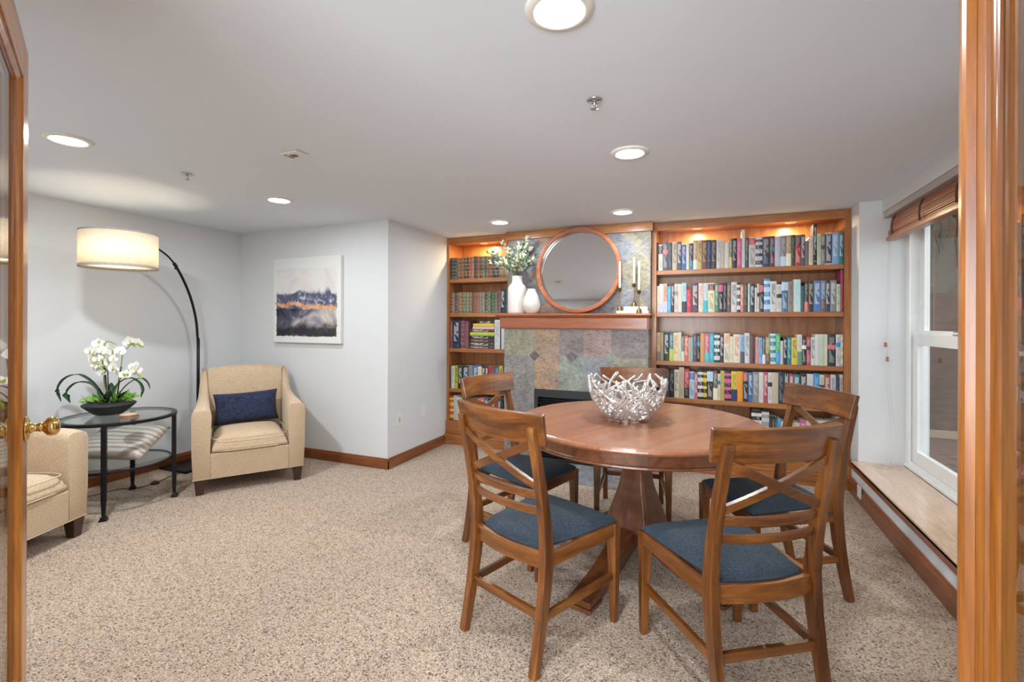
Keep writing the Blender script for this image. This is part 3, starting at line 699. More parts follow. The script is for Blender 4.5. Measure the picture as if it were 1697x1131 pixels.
CH = [((-.660, 1.965), 68, 'crossback wooden chair in front of the table on the armchair side'),
      ((.052, 1.990), 123.5, 'crossback wooden chair in front of the table on the window side, largest in view'),
      ((-1.000, 2.600), -16, 'crossback wooden chair beside the narrow bookcase, partly hidden behind another chair'),
      ((-.470, 3.250), -82.4, 'crossback wooden chair tucked between the table and the fireplace, behind the silver bowl'),
      ((.268, 2.690), 209, 'crossback wooden chair on the window seat side of the table, before the wide bookcase')]
CH = [(p, a, l) for p, a, l in CH]
for i, ((x, y), a, lab) in enumerate(CH):
    o = chair0 if i == 0 else copy_tree(chair0)
    o.location = (x, y, 0); o.rotation_euler = (0, 0, R(a - 90)); o['label'] = lab; o['group'] = 'crossback chairs around the round table'

# ------------------------------------------------------------------ round table
TX, TY, TZ, TR = -.37, 2.71, .760, .655
seam = R(65.9)
t = thing('dining_table', 'round brown wooden pedestal table with a centre seam under the silver bowl', 'table', (TX, TY, 0), seam)
def half_lathe(prof, s, gap=.0008, n=40):
    b = B(); rings = []
    for r, z in prof:
        rings.append([Vector((r * math.cos(PI * i / n) * 1.0, s * (gap + r * math.sin(PI * i / n)), z)) for i in range(n + 1)])
    loft(b, rings, closed=True, cap=True); return b
top_prof = [(.60, TZ - .031), (TR - .018, TZ - .030), (TR - .006, TZ - .026), (TR, TZ - .017), (TR - .001, TZ - .009), (TR - .006, TZ - .003), (TR - .014, TZ - .0006), (TR - .0175, TZ - .0006), (TR - .019, TZ - .0022), (TR - .0205, TZ - .0022), (TR - .022, TZ)]
ap_prof = [(.595, TZ - .095), (.628, TZ - .095), (.632, TZ - .091), (.630, TZ - .084), (.622, TZ - .081), (.620, TZ - .078), (.621, TZ - .0315), (.595, TZ - .0315)]
for s in (1, -1):
    obj('tabletop_leaf', half_lathe(top_prof, s), WD['tableX'], t)
    b = B(); n = 40
    rings = [[Vector((r * math.cos(PI * i / n), s * (.0008 + r * math.sin(PI * i / n)), z)) for r, z in ap_prof] for i in range(n + 1)]
    loft(b, rings); obj('apron', b, WD['pedestalX'], t, smooth=False)
ped = thing('pedestal_dummy', '', ''); bpy.data.objects.remove(ped)
b = B(); rot = R(-107) - seam
prof = [(.10, .665), (.13, .66), (.125, .64), (.085, .60), (.066, .54), (.062, .48), (.066, .44), (.078, .38), (.095, .32), (.112, .26), (.125, .21), (.130, .18), (.130, .12)]
rings = []
for r, z in prof:
    q = []
    for k in range(4):
        a = rot + k * PI / 2 + PI / 4
        for da in (-.10, .10): q.append(Vector((r * 1.35 * math.cos(a + da), r * 1.35 * math.sin(a + da), z)))
    rings.append(q)
loft(b, rings); obj('pedestal', b, WD['pedestalZ'], t, bev=.003)
for A in ((-105, 1.0), (-35, .88), (95, .95), (150, .93)):
    A, LS = A; a = R(A) - seam; b = B(); u = Vector((math.cos(a), math.sin(a), 0)); sd = Vector((-math.sin(a), math.cos(a), 0))
    topc = [(.06, .200), (.16, .192), (.26, .160), (.36, .118), (.46, .082), (.56, .062), (.62, .052), (.645, .052)]
    botc = [(.06, .10), (.18, .085), (.28, .060), (.38, .040), (.48, .028), (.56, .024), (.62, .024), (.645, .024)]
    rings = []
    for (d, zt), (_, zb) in zip(topc, botc):
        w = .045 + .012 * (d / .645)
        rings.append([u * d * LS + sd * w * q + Vector((0, 0, z)) for q, z in ((-1, zb), (1, zb), (1, zt), (-1, zt))])
    loft(b, rings); leg = obj('pedestal_foot', b, WD['pedestalX'], t, bev=.004)
    b = B(); M = Matrix.Rotation(a, 4, 'Z'); bx(b, .53 * LS, .655 * LS, -.062, .062, .006, .0235, 0, M); obj('foot_pad', b, WD['pedestalX'], leg, bev=.004)
    b = B(); lathe(b, [(0, 0), (.014, 0), (.014, .0055), (0, .0055)], 12, (u.x * .60 * LS, u.y * .60 * LS, 0)); obj('glide', b, CHROME, leg)

# ------------------------------------------------------------------ silver branch bowl
random.seed(4); b = B()
def bowl_pt(th, k):          # k 0..1 from base to rim
    r = .062 + .150 * math.sin(min(k, 1.15) * PI / 2) ** .72 if k > 0 else .062; z = .008 + .225 * (1 - math.cos(k * PI / 2)) ** .82 if k > 0 else .008
    return Vector((r * math.cos(th), r * math.sin(th), z))
for i in range(60):
    th = 2 * PI * i / 60 + random.uniform(-.06, .06); k = random.choice((0, 0, .05, .12, .25)); A_ = random.uniform(.12, .42) * random.choice((-1, 1)); w_ = random.uniform(.8, 2.2); ph = random.uniform(0, 6)
    kend = random.uniform(.95, 1.02) if i % 3 else random.uniform(.6, .9); dr = random.uniform(-.5, .5); n_ = 14; pts = []
    for q in range(n_ + 1):
        f = q / n_; kk = k + (kend - k) * f; pts.append(bowl_pt(th + A_ * math.sin(w_ * PI * f + ph) + dr * f, kk) * (1 + .012 * math.sin(9 * f + i)))
    tube(b, pts, [.0078 - .0014 * a / n_ for a in range(n_ + 1)], 7)
for i in range(105):
    th = random.uniform(0, 2 * PI); k = random.uniform(.12, .9); dd = random.uniform(.2, .42) * random.choice((-1, 1)); dk = random.uniform(-.16, .16); bow = random.uniform(-.05, .05)
    pts = [bowl_pt(th + dd * q / 6, min(1.0, k + dk * q / 6 + bow * math.sin(PI * q / 6))) for q in range(7)]; tube(b, pts, .0063, 7)
o = obj('branch_bowl', b, SILVER, smooth=True, loc=(-.418, 2.682, TZ + .003)); tag(o, 'open silver bowl of tangled branches standing on the round table', 'bowl')

# ------------------------------------------------------------------ armchairs
def make_armchair():
    t = thing('armchair', '', 'armchair')
    for sx in (-1, 1):
        for sy, h, lx_ in ((.335, .125, .335), (-.345, .125, .285)):
            b = B(); loft(b, [[Vector((sx * lx_ + u * w, sy + v * w, z)) for u, v in ((-1, -1), (1, -1), (1, 1), (-1, 1))] for w, z in ((.024, 0), (.036, h))]); obj('leg', b, DARKLEG, t, bev=.002)
    b = B(); bx(b, -.272, .272, -.34, .372, .115, .305); obj('seat_base', b, TAN, t, bev=.012, seg=3)
    obj('underside', box(-.315, .315, -.36, .360, .116, .135), TAN, t)
    # arms: swept side panels
    def top(y):
        pts = [(-.395, .872), (-.345, .860), (-.30, .790), (-.23, .716), (-.13, .676), (.02, .660), (.16, .652), (.30, .645), (.372, .632)]
        for (a, za), (c, zc) in zip(pts, pts[1:]):
            if a <= y <= c: f = (y - a) / (c - a); f = f * f * (3 - 2 * f) * .35 + f * .65; return za + (zc - za) * f
        return pts[-1][1]
    for s in (-1, 1):
        b = B(); rings = []; N = 22
        for i in range(N + 1):
            y = -.395 + .767 * i / N; zt = top(y); fl = max(0, (y - .1) / .27); back = max(0, (-y - .1) / .3)
            ff = ((y + .395) / .767) ** .8; xi = .280 - .010 * ff; xo = .352 + .030 * ff; oi = xi - .010 * fl + .012 * back; oo = xo + .004 * fl - .010 * back
            rings.append([Vector((s * p, y, z)) for p, z in ((xi, .117), (xo - .006, .117), (xo, .30), (oo, zt - .055), (oo - .008, zt - .016), (oo - .03, zt), (oi + .032, zt + .003), (oi + .008, zt - .012), (oi, zt - .05), (xi, .30))])
        loft(b, rings); obj('arm', b, TAN, t, smooth=True, bev=.008, angle=50)
        b = B(); yf = .3735
        tube(b, [(s * .376, yf - .003, .119), (s * .383, yf - .003, .3), (s * .386, yf - .004, .575), (s * .378, yf - .006, .618)], .003, 6); obj('piping', b, PIPING, t, smooth=True)
    b = B(); tube(b, [(-.38, .374, .119), (.38, .374, .119)], .0032, 6); tube(b, [(-.350, -.395, .119), (-.38, .374, .119)], .0032, 6); tube(b, [(.350, -.395, .119), (.38, .374, .119)], .0032, 6); obj('piping', b, PIPING, t, smooth=True)
    # backrest with gently curved top
    b = B(); N = 12; rings = []
    for i in range(N + 1):
        q = 2 * i / N - 1; x = q * .290; ztop = .908 - .022 * q * q; bow = .014 * (1 - q * q)
        rings.append([Vector((x * w, y, z)) for w, y, z in ((.94, -.215 + bow, .30), (.95, -.232 + bow, .45), (.97, -.262 + bow, .62), (1, -.300 + bow, ztop - .09), (1, -.318 + bow, ztop - .03), (1, -.345, ztop), (1, -.385, ztop - .008), (1, -.402, ztop - .04), (1, -.398, .45), (1, -.392, .12), (.95, -.24, .12))])
    loft(b, rings); obj('backrest', b, TAN, t, smooth=True, bev=.006, angle=60)
    b = B(); cushion(b, .262, .285, .308, .418, .022, .004, 0, 18); o = obj('seat_cushion', b, TAN, t, smooth=True); o.location = (0, .092, 0)
    b = B()
    for z in (.3135, .414):
        P = []
        for i in range(72):
            a = 2 * PI * i / 72; cx, sy = math.cos(a), math.sin(a); k = (abs(cx) ** 8 + abs(sy) ** 8) ** (-.125); sx, ty = cx * k, sy * k; kk = 1 - .02 * sx * sx * ty * ty
            P.append((sx * (.262 + .004 * ty) * kk, ty * .285 * kk, z - (.011 if z > .4 else 0)))
        tube(b, P, .0036, 6, loop=True)
    obj('cushion_piping', b, PIPING, o, smooth=True)
    return t
arm0 = make_armchair()
arm0.location = (-3.590, 2.848, 0); arm0.rotation_euler = (0, 0, R(-35.2 - 90)); arm0['label'] = 'tan linen armchair with a navy pillow in the alcove corner'; arm0['group'] = 'tan armchairs'
arm1 = copy_tree(arm0); arm1.location = (-3.717, 1.195, 0); arm1.rotation_euler = (0, 0, R(21 - 90)); arm1['label'] = 'tan linen armchair without pillow, partly hidden behind the glazed door'
F = Vector((math.cos(R(-36.6)), math.sin(R(-36.6)), 0))
pl = obj('throw_pillow', pillow_mesh(B(), .49, .265, .13), NAVY, smooth=True)
pl.location = (-3.595 - F.x * .115, 2.84 - F.y * .115, .560); pl.rotation_mode = 'XYZ'
pl.matrix_world = Matrix.Translation(pl.location) @ Matrix.Rotation(R(-36.6 - 90), 4, 'Z') @ Matrix.Rotation(R(14), 4, 'X') @ Matrix.Rotation(R(2), 4, 'Y')
tag(pl, 'navy blue oblong throw pillow resting against the armchair back', 'pillow')

# ------------------------------------------------------------------ round glass side table
SX, SY, SZ, SR = -3.862, 2.045, .628, .335
t = thing('side_table', 'round black metal side table with glass top and lower glass shelf', 'side table', (SX, SY, 0))
def ring(bm, r0, r1, z0, z1, n=48):
    rings = [[Vector((r * math.cos(2 * PI * i / n), r * math.sin(2 * PI * i / n), z)) for r, z in ((r0, z0), (r1, z0), (r1, z1), (r0, z1))] for i in range(n)]
    return loft(bm, rings, loop=True)
obj('top_ring', ring(B(), SR - .030, SR, SZ - .020, SZ), BLACKMETAL, t, bev=.002)
obj('glass_top', lathe(B(), [(0, SZ - .009), (SR - .031, SZ - .009), (SR - .031, SZ - .001), (0, SZ - .001)], 56), TGLASS, t)
obj('shelf_ring', ring(B(), .288, .306, .292, .306), BLACKMETAL, t, bev=.002)
obj('glass_shelf', lathe(B(), [(0, .298), (.287, .298), (.287, .304), (0, .304)], 56), TGLASS, t)
for a in (-42, 48, 138, 228):
    ca, sa = math.cos(R(a)), math.sin(R(a)); b = B()
    rect_sweep(b, [(ca * r_, sa * r_, z) for r_, z in ((.322, .03), (.322, .12), (.320, .30), (.320, SZ - .0205))], (-sa, ca, 0), [(.020, .018), (.028, .024), (.030, .026), (.030, .026)]); obj('leg', b, BLACKMETAL, t, bev=.004)
    b = B(); loft(b, [[Vector((ca * (.324 + v * w) - sa * u * w, sa * (.324 + v * w) + ca * u * w, z)) for u, v in ((-1, -1), (1, -1), (1, 1), (-1, 1))] for w, z in ((.022, 0), (.021, .008), (.012, .03))]); obj('foot', b, BLACKMETAL, t, bev=.002)
def m_stripes():
    m = NT('striped_pillow'); m.set(Roughness=.6, Sheen_Weight=.3)
    w = m.n('ShaderNodeTexWave', wave_type='BANDS', bands_direction='Z'); w.inputs['Scale'].default_value = 4.2; w.inputs['Distortion'].default_value = 2.2; w.inputs['Detail'].default_value = 3; w.inputs['Detail Scale'].default_value = 1.6
    m.l(m.coords((.35, 1, 1)), w.inputs[0]); n_ = m.noise(m.coords(), 160, 3)
    c = m.ramp(w.outputs[1], [(.1, C(156, 140, 128)), (.35, C(206, 200, 192)), (.55, C(150, 156, 160)), (.75, C(214, 208, 198)), (.95, C(150, 122, 104))])
    m.col(m.mix(.15, c, m.ramp(n_, [(.3, C(120, 110, 100)), (.7, C(240, 236, 230))]))); m.bump(n_, .2, .002); return m.m
sp = obj('striped_pillow', pillow_mesh(B(), .49, .33, .12), m_stripes(), smooth=True)
dv = Vector((.924, .3825, 0)); ang = math.atan2(dv.y, dv.x)
sp.matrix_world = Matrix.Translation((-3.845, 2.052, .440)) @ Matrix.Rotation(ang, 4, 'Z') @ Matrix.Rotation(R(1), 4, 'Y') @ Matrix.Rotation(R(-62), 4, 'X')
tag(sp, 'grey and brown striped pillow lying on the lower glass shelf', 'pillow')
for k, (dx, lab) in enumerate((((0, 0), 'clear coaster at the bottom of the little stack on the side table'), ((.006, .003), 'clear coaster in the middle of the little stack on the side table'), ((-.004, -.002), 'wooden topped coaster on top of the little stack on the side table'))):
    z = SZ + .001 + k * .0125
    c_ = thing('coaster', lab, 'coaster', (-3.640 + dx[0], 1.985 + dx[1], z), .3 * k, 'coaster stack')
    obj('disc', lathe(B(), [(0, 0), (.046, 0), (.048, .002), (.048, .009), (.046, .0105), (0, .0105)], 32), ACRYL if k < 2 else plain('blond_wood', C(206, 172, 140), .5), c_, smooth=False)
    obj('rim', ring(B(), .0482, .0500, .001, .0095, 32), plain('rose_gold', C(214, 176, 150), .3, .8) if k == 0 else bpy.data.materials['rose_gold'], c_)

# ------------------------------------------------------------------ orchid arrangement
OXc, OYc, OZc = -3.975, 2.040, SZ + .0008
t = thing('orchid_arrangement', 'white orchid arrangement in a low black bowl on the side table', 'potted plant', (OXc, OYc, OZc))
obj('planter', lathe(B(), [(0, 0), (.070, 0), (.085, .006), (.125, .040), (.152, .066), (.156, .074), (.150, .080), (.120, .092), (.112, .094), (.108, .090), (0, .088)], 48), MATBLACK, t, smooth=True)
LEAF = plain('orchid_leaf', C(38, 84, 46), .38); LEAF2 = plain('moss_green', C(120, 172, 64), .6); LEAFD = plain('dark_leaf', C(34, 44, 40), .4); STEM = plain('green_stem', C(120, 138, 72), .5)
def petal_m():
    m = NT('orchid_petal'); m.set(Roughness=.5, Subsurface_Weight=.15); m.col(C(244, 242, 236)); return m.m
PET = petal_m(); YEL = plain('orchid_lip', C(206, 190, 78), .5); BUD = plain('orchid_bud', C(168, 184, 88), .5)
def strap_leaf(bm, pts, w, fold=.25):
    P = cr(pts, 5); n = len(P); rings = []
    for i, p in enumerate(P):
        tt = (P[min(i + 1, n - 1)] - P[max(i - 1, 0)]).normalized(); sd = tt.cross(Vector((0, 0, 1)))
        if sd.length < .1: sd = Vector((0, 1, 0))
        sd.normalize(); nn = sd.cross(tt).normalized(); f = i / (n - 1); ww = w * (math.sin(PI * min(1, .12 + f * .88)) ** .6 + .08) / 2
        rings.append([p - sd * ww + nn * ww * fold, p + nn * .0008 * 0, p + sd * ww + nn * ww * fold, p - nn * .0016])
    loft(bm, rings)
CF = Vector((.924, .3825, 0)); CB = Vector((-.3825, .924, 0))   # across / away as seen from the doorway
def V3(a, c, z): return CF * a + CB * c + Vector((0, 0, z))
for pts, w, m_ in (([V3(-.02, 0, .09), V3(-.10, -.02, .22), V3(-.20, -.03, .285), V3(-.29, -.04, .25), V3(-.325, -.05, .17), V3(-.30, -.05, .095)], .040, LEAF),
                   ([V3(-.02, -.02, .09), V3(-.08, -.03, .20), V3(-.16, -.06, .235), V3(-.215, -.08, .19), V3(-.225, -.09, .14), V3(-.20, -.09, .095)], .052, LEAF),
                   ([V3(.01, 0, .09), V3(.05, .0, .20), V3(.12, .02, .255), V3(.19, .03, .22), V3(.215, .03, .16), V3(.205, .03, .115)], .034, LEAF),
                   ([V3(.02, .02, .09), V3(.09, .04, .2), V3(.17, .06, .25), V3(.225, .06, .22), V3(.245, .06, .17)], .026, LEAF),
                   ([V3(.0, .02, .09), V3(-.02, .04, .16), V3(-.03, .05, .22)], .04, LEAF), ([V3(.0, -.02, .09), V3(-.04, -.03, .13), V3(-.06, -.03, .19)], .04, LEAF),
                   ([V3(.03, -.04, .08), V3(.05, -.07, .13), V3(.07, -.08, .185)], .05, LEAFD), ([V3(.06, -.02, .08), V3(.11, -.04, .13), V3(.17, -.05, .175)], .045, LEAFD),
                   ([V3(.01, -.05, .08), V3(-.03, -.10, .10), V3(-.08, -.13, .105)], .03, LEAFD)):
    b = B(); strap_leaf(b, pts, w); obj('leaf', b, m_, t, smooth=True)
random.seed(9); b = B()
for i in range(150):
    a = random.uniform(0, 2 * PI); r_ = .135 * math.sqrt(random.random()); p = Vector((r_ * math.cos(a), r_ * math.sin(a) , .085 + random.uniform(0, .035))) + CF * (-.03 if i % 3 == 0 else .01)
    out = Vector((math.cos(a), math.sin(a), random.uniform(.3, 1.6))).normalized(); L = random.uniform(.025, .055)
    sd = out.cross(Vector((random.random(), random.random(), random.random()))).normalized() * L * .28
    v = [b.verts.new(q) for q in (p, p + out * L * .5 + sd, p + out * L, p + out * L * .5 - sd, p + out * L * .5 + Vector((0, 0, -.002)))]
    b.faces.new((v[0], v[1], v[2], v[3])); b.faces.new((v[0], v[3], v[4])); b.faces.new((v[0], v[4], v[1])); b.faces.new((v[4], v[3], v[2])); b.faces.new((v[4], v[2], v[1]))
mo = obj('moss', b, LEAF2, t); mo['kind'] = 'stuff'
stems = [[V3(-.01, 0, .09), V3(-.03, 0, .20), V3(-.045, 0, .34), V3(-.055, 0, .44), V3(-.02, .0, .52), V3(.05, 0, .50)],
         [V3(.02, 0, .09), V3(.06, 0, .22), V3(.085, 0, .36), V3(.10, 0, .44), V3(.17, 0, .505), V3(.235, 0, .485)],
         [V3(.02, 0, .09), V3(.04, 0, .18), V3(.10, 0, .28), V3(.16, 0, .315), V3(.215, 0, .275)],
         [V3(.0, 0, .09), V3(-.02, -.02, .22), V3(-.01, -.03, .30), V3(.04, -.04, .345)]]
for s_ in stems:
    b = B(); tube(b, cr(s_, 5), .0032, 6); obj('stem', b, STEM, t, smooth=True)
for x, c_, z0, z1 in ((-.055, .02, .09, .345), (-.03, .0, .09, .35), (.085, 0, .09, .34), (-.012, 0, .09, .33)):
    b = B(); tube(b, [V3(x * .6, c_, z0), V3(x, c_, z1)], .004, 6); obj('stake', b, BLACKPL, t, smooth=True)
def flower_mesh(sz):
    b = B()
    def pet(ang, L, Wd, mi=0, lift=.0):
        d = Vector((math.cos(ang), 0, math.sin(ang))); s = Vector((-math.sin(ang), 0, math.cos(ang))); rows = []
        for k in range(6):
            f = k / 5; w = Wd * math.sin(PI * (.12 + .83 * f)) ** .7; c_ = d * L * f + Vector((0, -(lift * math.sin(f * PI) + .10 * L * f * f), 0))
            rows.append([b.verts.new(c_ + s * w * q + Vector((0, .10 * Wd * (1 - q * q) , 0))) for q in (-1, -.5, 0, .5, 1)])
        for a_, c_ in zip(rows, rows[1:]):
            for q in range(4): b.faces.new((a_[q], a_[q + 1], c_[q + 1], c_[q])).material_index = mi
    pet(R(90), sz, sz * .36); pet(R(215), sz * .95, sz * .34); pet(R(325), sz * .95, sz * .34)
    pet(R(8), sz * 1.05, sz * .62, 0, .002); pet(R(172), sz * 1.05, sz * .62, 0, .002)
    lathe(b, [(.001, -.4 * sz), (.12 * sz, -.25 * sz), (.14 * sz, 0), (.06 * sz, .16 * sz), (.001, .2 * sz)], 8, (0, -.06 * sz, -.05 * sz), 1)
    return b
f0 = obj('flower', flower_mesh(.036), [PET, YEL], t, smooth=True); first = True
random.seed(3)
FL = [(-.125, 0, .43), (-.10, .02, .475), (-.065, -.01, .49), (-.105, -.03, .40), (-.075, 0, .425), (-.035, -.02, .455), (-.075, -.03, .355), (-.02, .01, .42), (.02, .0, .445), (.06, .01, .46), (-.045, -.03, .31), (.03, 0, .40), (.135, .0, .51), (.17, .01, .50), (.205, .0, .515), (.095, -.02, .455),
      (.05, -.03, .325), (.085, -.03, .30), (.105, -.04, .275), (.165, .0, .34), (.20, -.01, .32), (.225, 0, .295), (.15, .02, .30), (-.02, -.04, .30), (.0, 0, .375), (-.13, -.01, .455), (-.09, .01, .505), (-.12, .0, .39), (-.05, -.04, .40), (-.095, -.02, .33), (-.03, .0, .49), (.035, -.02, .475), (.155, -.01, .53), (.19, .0, .35), (.07, -.05, .35), (.13, -.02, .285), (-.06, -.05, .455), (.01, -.03, .415)]
for i, (a, c_, z) in enumerate(FL):
    f = f0 if i == 0 else f0.copy()
    if i: COL.objects.link(f); f.parent = t
    f.location = V3(a, c_, z) ; sc = random.uniform(.8, 1.1); f.scale = (sc, sc, sc)
    f.rotation_euler = (random.uniform(-.5, .3), random.uniform(-.5, .5), YAW + random.uniform(-.9, .9))
b0 = None
for a, c_, z in ((-.015, -.05, .385), (-.03, -.05, .355), (.0, -.05, .345), (.012, -.05, .335), (-.01, -.05, .33), (.20, 0, .50), (.225, 0, .49), (.24, 0, .48), (.215, 0, .26), (.228, 0, .25), (.19, 0, .285), (-.065, -.02, .515), (.135, -.03, .285), (.15, -.03, .28)):
    if b0 is None: b0 = f = obj('bud', lathe(B(), [(.001, 0), (.006, .003), (.0085, .010), (.006, .018), (.001, .022)], 8), BUD, t, smooth=True)
    else: f = b0.copy(); COL.objects.link(f); f.parent = t
    f.location = V3(a, c_, z); f.rotation_euler = (random.uniform(-1, 1), random.uniform(-1, 1), 0)

# ------------------------------------------------------------------ arc floor lamp
t = thing('floor_lamp', 'black arc floor lamp with lit cream drum shade over the side table', 'floor lamp', (-4.30, 2.90, 0))
SHX, SHY, SHZ0, SHZ1, SHR = -3.85, 2.035, 1.668, 1.922, .222
ox, oy = -4.30, 2.90
obj('base', box(-.13, .21, -.25, .06, .001, .022), BLACKMETAL, t, bev=.004)
obj('lower_pole', lathe(B(), [(.013, .022), (.013, 1.14), (.011, 1.142)], 16), BLACKMETAL, t, smooth=True)
dx, dy = SHX - ox, SHY - oy; L = math.hypot(dx, dy); ux, uy = dx / L, dy / L
arcp = cr([(0, 0, 1.0), (ux * .01, uy * .01, 1.14), (ux * .04, uy * .04, 1.32), (ux * .13, uy * .13, 1.52), (ux * .27, uy * .27, 1.70), (ux * .42, uy * .42, 1.82), (ux * .62, uy * .62, 1.885), (ux * .80, uy * .80, 1.905), (ux * L, uy * L, 1.900)], 6)
obj('arc_arm', tube(B(), arcp, [.0105 if i < 27 else .0075 for i in range(len(arcp))], 10), BLACKMETAL, t, smooth=True)
k_ = arcp[27]; b = B(); tube(b, [k_ - Vector((ux * .015, uy * .015, .012)), k_ + Vector((ux * .015, uy * .015, .012))], .014, 12); lathe(b, [(0, -.034), (.009, -.034), (.009, -.028), (.003, -.026), (.003, -.01)], 12, tuple(k_)); obj('arm_collar', b, BLACKMETAL, t, smooth=True)
def m_shade():
    m = NT('linen_shade'); m.set(Roughness=.9); t_ = m.t
    n1 = m.noise(m.coords((1, 1, 10)), 60, 3); n2 = m.noise(m.coords((10, 10, 1)), 50, 3); f = m.math('MULTIPLY_ADD', m.math('ADD', n1, n2), .5, 0)
    c = m.ramp(f, [(.35, C(226, 216, 196)), (.65, C(250, 243, 230))]); m.col(c)
    tr = m.n('ShaderNodeBsdfTranslucent'); m.l(c, tr.inputs[0]); mx = m.n('ShaderNodeMixShader'); mx.inputs[0].default_value = .55
    out = [q for q in t_.nodes if q.type == 'OUTPUT_MATERIAL'][0]; m.l(m.b.outputs[0], mx.inputs[1]); m.l(tr.outputs[0], mx.inputs[2]); m.l(mx.outputs[0], out.inputs[0]); return m.m
lx, ly = dx, dy
b = B(); n = 64; rings = [[Vector((lx + r_ * math.cos(2 * PI * i / n), ly + r_ * math.sin(2 * PI * i / n), z)) for i in range(n)] for r_, z in ((SHR, SHZ0), (SHR, SHZ1))]
loft(b, rings, cap=False); sh_ = obj('lamp_shade', b, m_shade(), t, smooth=True); so = sh_.modifiers.new('solid', 'SOLIDIFY'); so.thickness = .0015
for z in (SHZ0, SHZ1 - .012):
    b = B(); rings = [[Vector((lx + r_ * math.cos(2 * PI * i / n), ly + r_ * math.sin(2 * PI * i / n), zz)) for r_, zz in ((SHR - .002, z), (SHR + .0012, z), (SHR + .0012, z + .012), (SHR - .002, z + .012))] for i in range(n)]
    loft(b, rings, loop=True); obj('shade_trim', b, plain('grey_trim_tape', C(150, 143, 138), .8) if z == SHZ0 else bpy.data.materials['grey_trim_tape'], sh_)
b = B(); lathe(b, [(0, -.002), (SHR - .004, -.002), (SHR - .004, 0), (0, 0)], 48, (lx, ly, SHZ0 + .022)); 
def m_diff():
    m = NT('diffuser_disc'); t_ = m.t; tr = m.n('ShaderNodeBsdfTranslucent'); tr.inputs[0].default_value = C(252, 248, 240); mx = m.n('ShaderNodeMixShader'); mx.inputs[0].default_value = .75
    m.col(C(250, 246, 238)); out = [q for q in t_.nodes if q.type == 'OUTPUT_MATERIAL'][0]; m.l(m.b.outputs[0], mx.inputs[1]); m.l(tr.outputs[0], mx.inputs[2]); m.l(mx.outputs[0], out.inputs[0]); return m.m
obj('diffuser', b, m_diff(), sh_)
b = B()
for a in (0, 2.09, 4.19): tube(b, [(lx, ly, 1.902), (lx + (SHR - .003) * math.cos(a), ly + (SHR - .003) * math.sin(a), 1.912)], .002, 6)
lathe(b, [(0, 1.86), (.018, 1.86), (.018, 1.90), (.006, 1.905), (.006, 1.918), (0, 1.92)], 16, (lx, ly, 0)); obj('spider_fitting', b, BLACKMETAL, t, smooth=True)
obj('bulb', lathe(B(), [(0, 1.76), (.018, 1.765), (.030, 1.79), (.028, 1.815), (.014, 1.845), (.013, 1.86), (0, 1.86)], 20, (lx, ly, 0)), emis('warm_bulb', (1, .86, .66, 1), 8.0), t, smooth=True)
pls = bpy.data.lights.new('lamp_bulb_source', 'POINT'); pls.energy = P_SHADE; pls.color = (1, .88, .70); pls.shadow_soft_size = .04
po = bpy.data.objects.new('lamp_bulb_source', pls); COL.objects.link(po); po.location = (SHX, SHY, 1.735)
b = B(); tube(b, cr([(.14, -.20, .006), (.16, -.34, .006), (.20, -.42, .006), (.23, -.478, .006)], 5), .003, 6); tube(b, cr([(.23, -.525, .006), (.22, -.62, .006), (.12, -.70, .006), (.10, -.85, .006), (.02, -.90, .006), (-.10, -1.1, .006)], 5), .003, 6)
obj('power_cord', b, BLACKPL, t, smooth=True)
obj('foot_switch', lathe(B(), [(0, .001), (.030, .001), (.031, .006), (.026, .014), (.012, .018), (.011, .024), (0, .025)], 28, (.23, -.50, 0)), BLACKPL, t, smooth=True)

# ------------------------------------------------------------------ things on the mantel
MZt = MZ + .0008
t = thing('round_mirror', 'round wood framed mirror leaning on the slate above the mantel', 'mirror', (-1.124, 4.310, MZt))
til = Matrix.Rotation(R(-3.5), 4, 'X'); rc = .4035
Mm = til @ Matrix.Translation((0, .0, rc)) @ Matrix.Rotation(PI / 2, 4, 'X')
n = 72; rings = [[Mm @ Vector((r_ * math.cos(2 * PI * i / n), r_ * math.sin(2 * PI * i / n), z)) for r_, z in ((.366, .062), (.372, .066), (.396, .066), (.4025, .060), (.4025, .002), (.398, 0), (.366, 0))] for i in range(n)]
fr_ = obj('mirror_frame', loft(B(), rings, loop=True), WD['mirrorX'], t, smooth=True, bev=.001)
obj('mirror_glass', lathe(B(), [(0, .004), (.3655, .004), (.3655, .009), (0, .009)], 72, M=Mm), MIRROR, t)
def vase(x, y, prof, label):
    o = obj('vase', lathe(B(), prof, 48, (0, 0, 0)), CERAMIC, smooth=True, loc=(x, y, MZt)); return tag(o, label, 'vase')
vase(-1.722, 4.280, [(0, 0), (.086, 0), (.092, .006), (.093, .02), (.093, .215), (.091, .245), (.080, .272), (.056, .296), (.050, .320), (.050, .362), (.052, .366), (.046, .366), (.044, .32), (.044, .30), (0, .30)], 'tall white ceramic bottle vase holding leafy branches on the mantel')
vase(-1.550, 4.218, [(0, 0), (.040, 0), (.050, .004), (.070, .032), (.082, .070), (.083, .092), (.076, .130), (.062, .175), (.044, .212), (.040, .222), (.042, .234), (.036, .234), (.034, .22), (.034, .2), (0, .2)], 'short white teardrop vase between the tall vase and the mirror')
LV = [plain('sage_leaf_pale', C(196, 196, 160), .6), plain('sage_leaf', C(116, 130, 106), .6), plain('sage_leaf_dark', C(80, 96, 78), .6)]
t = thing('leafy_bouquet', 'bouquet of pale sage leafy branches standing in the tall white vase', 'foliage', (-1.722, 4.280, MZt))
random.seed(12)
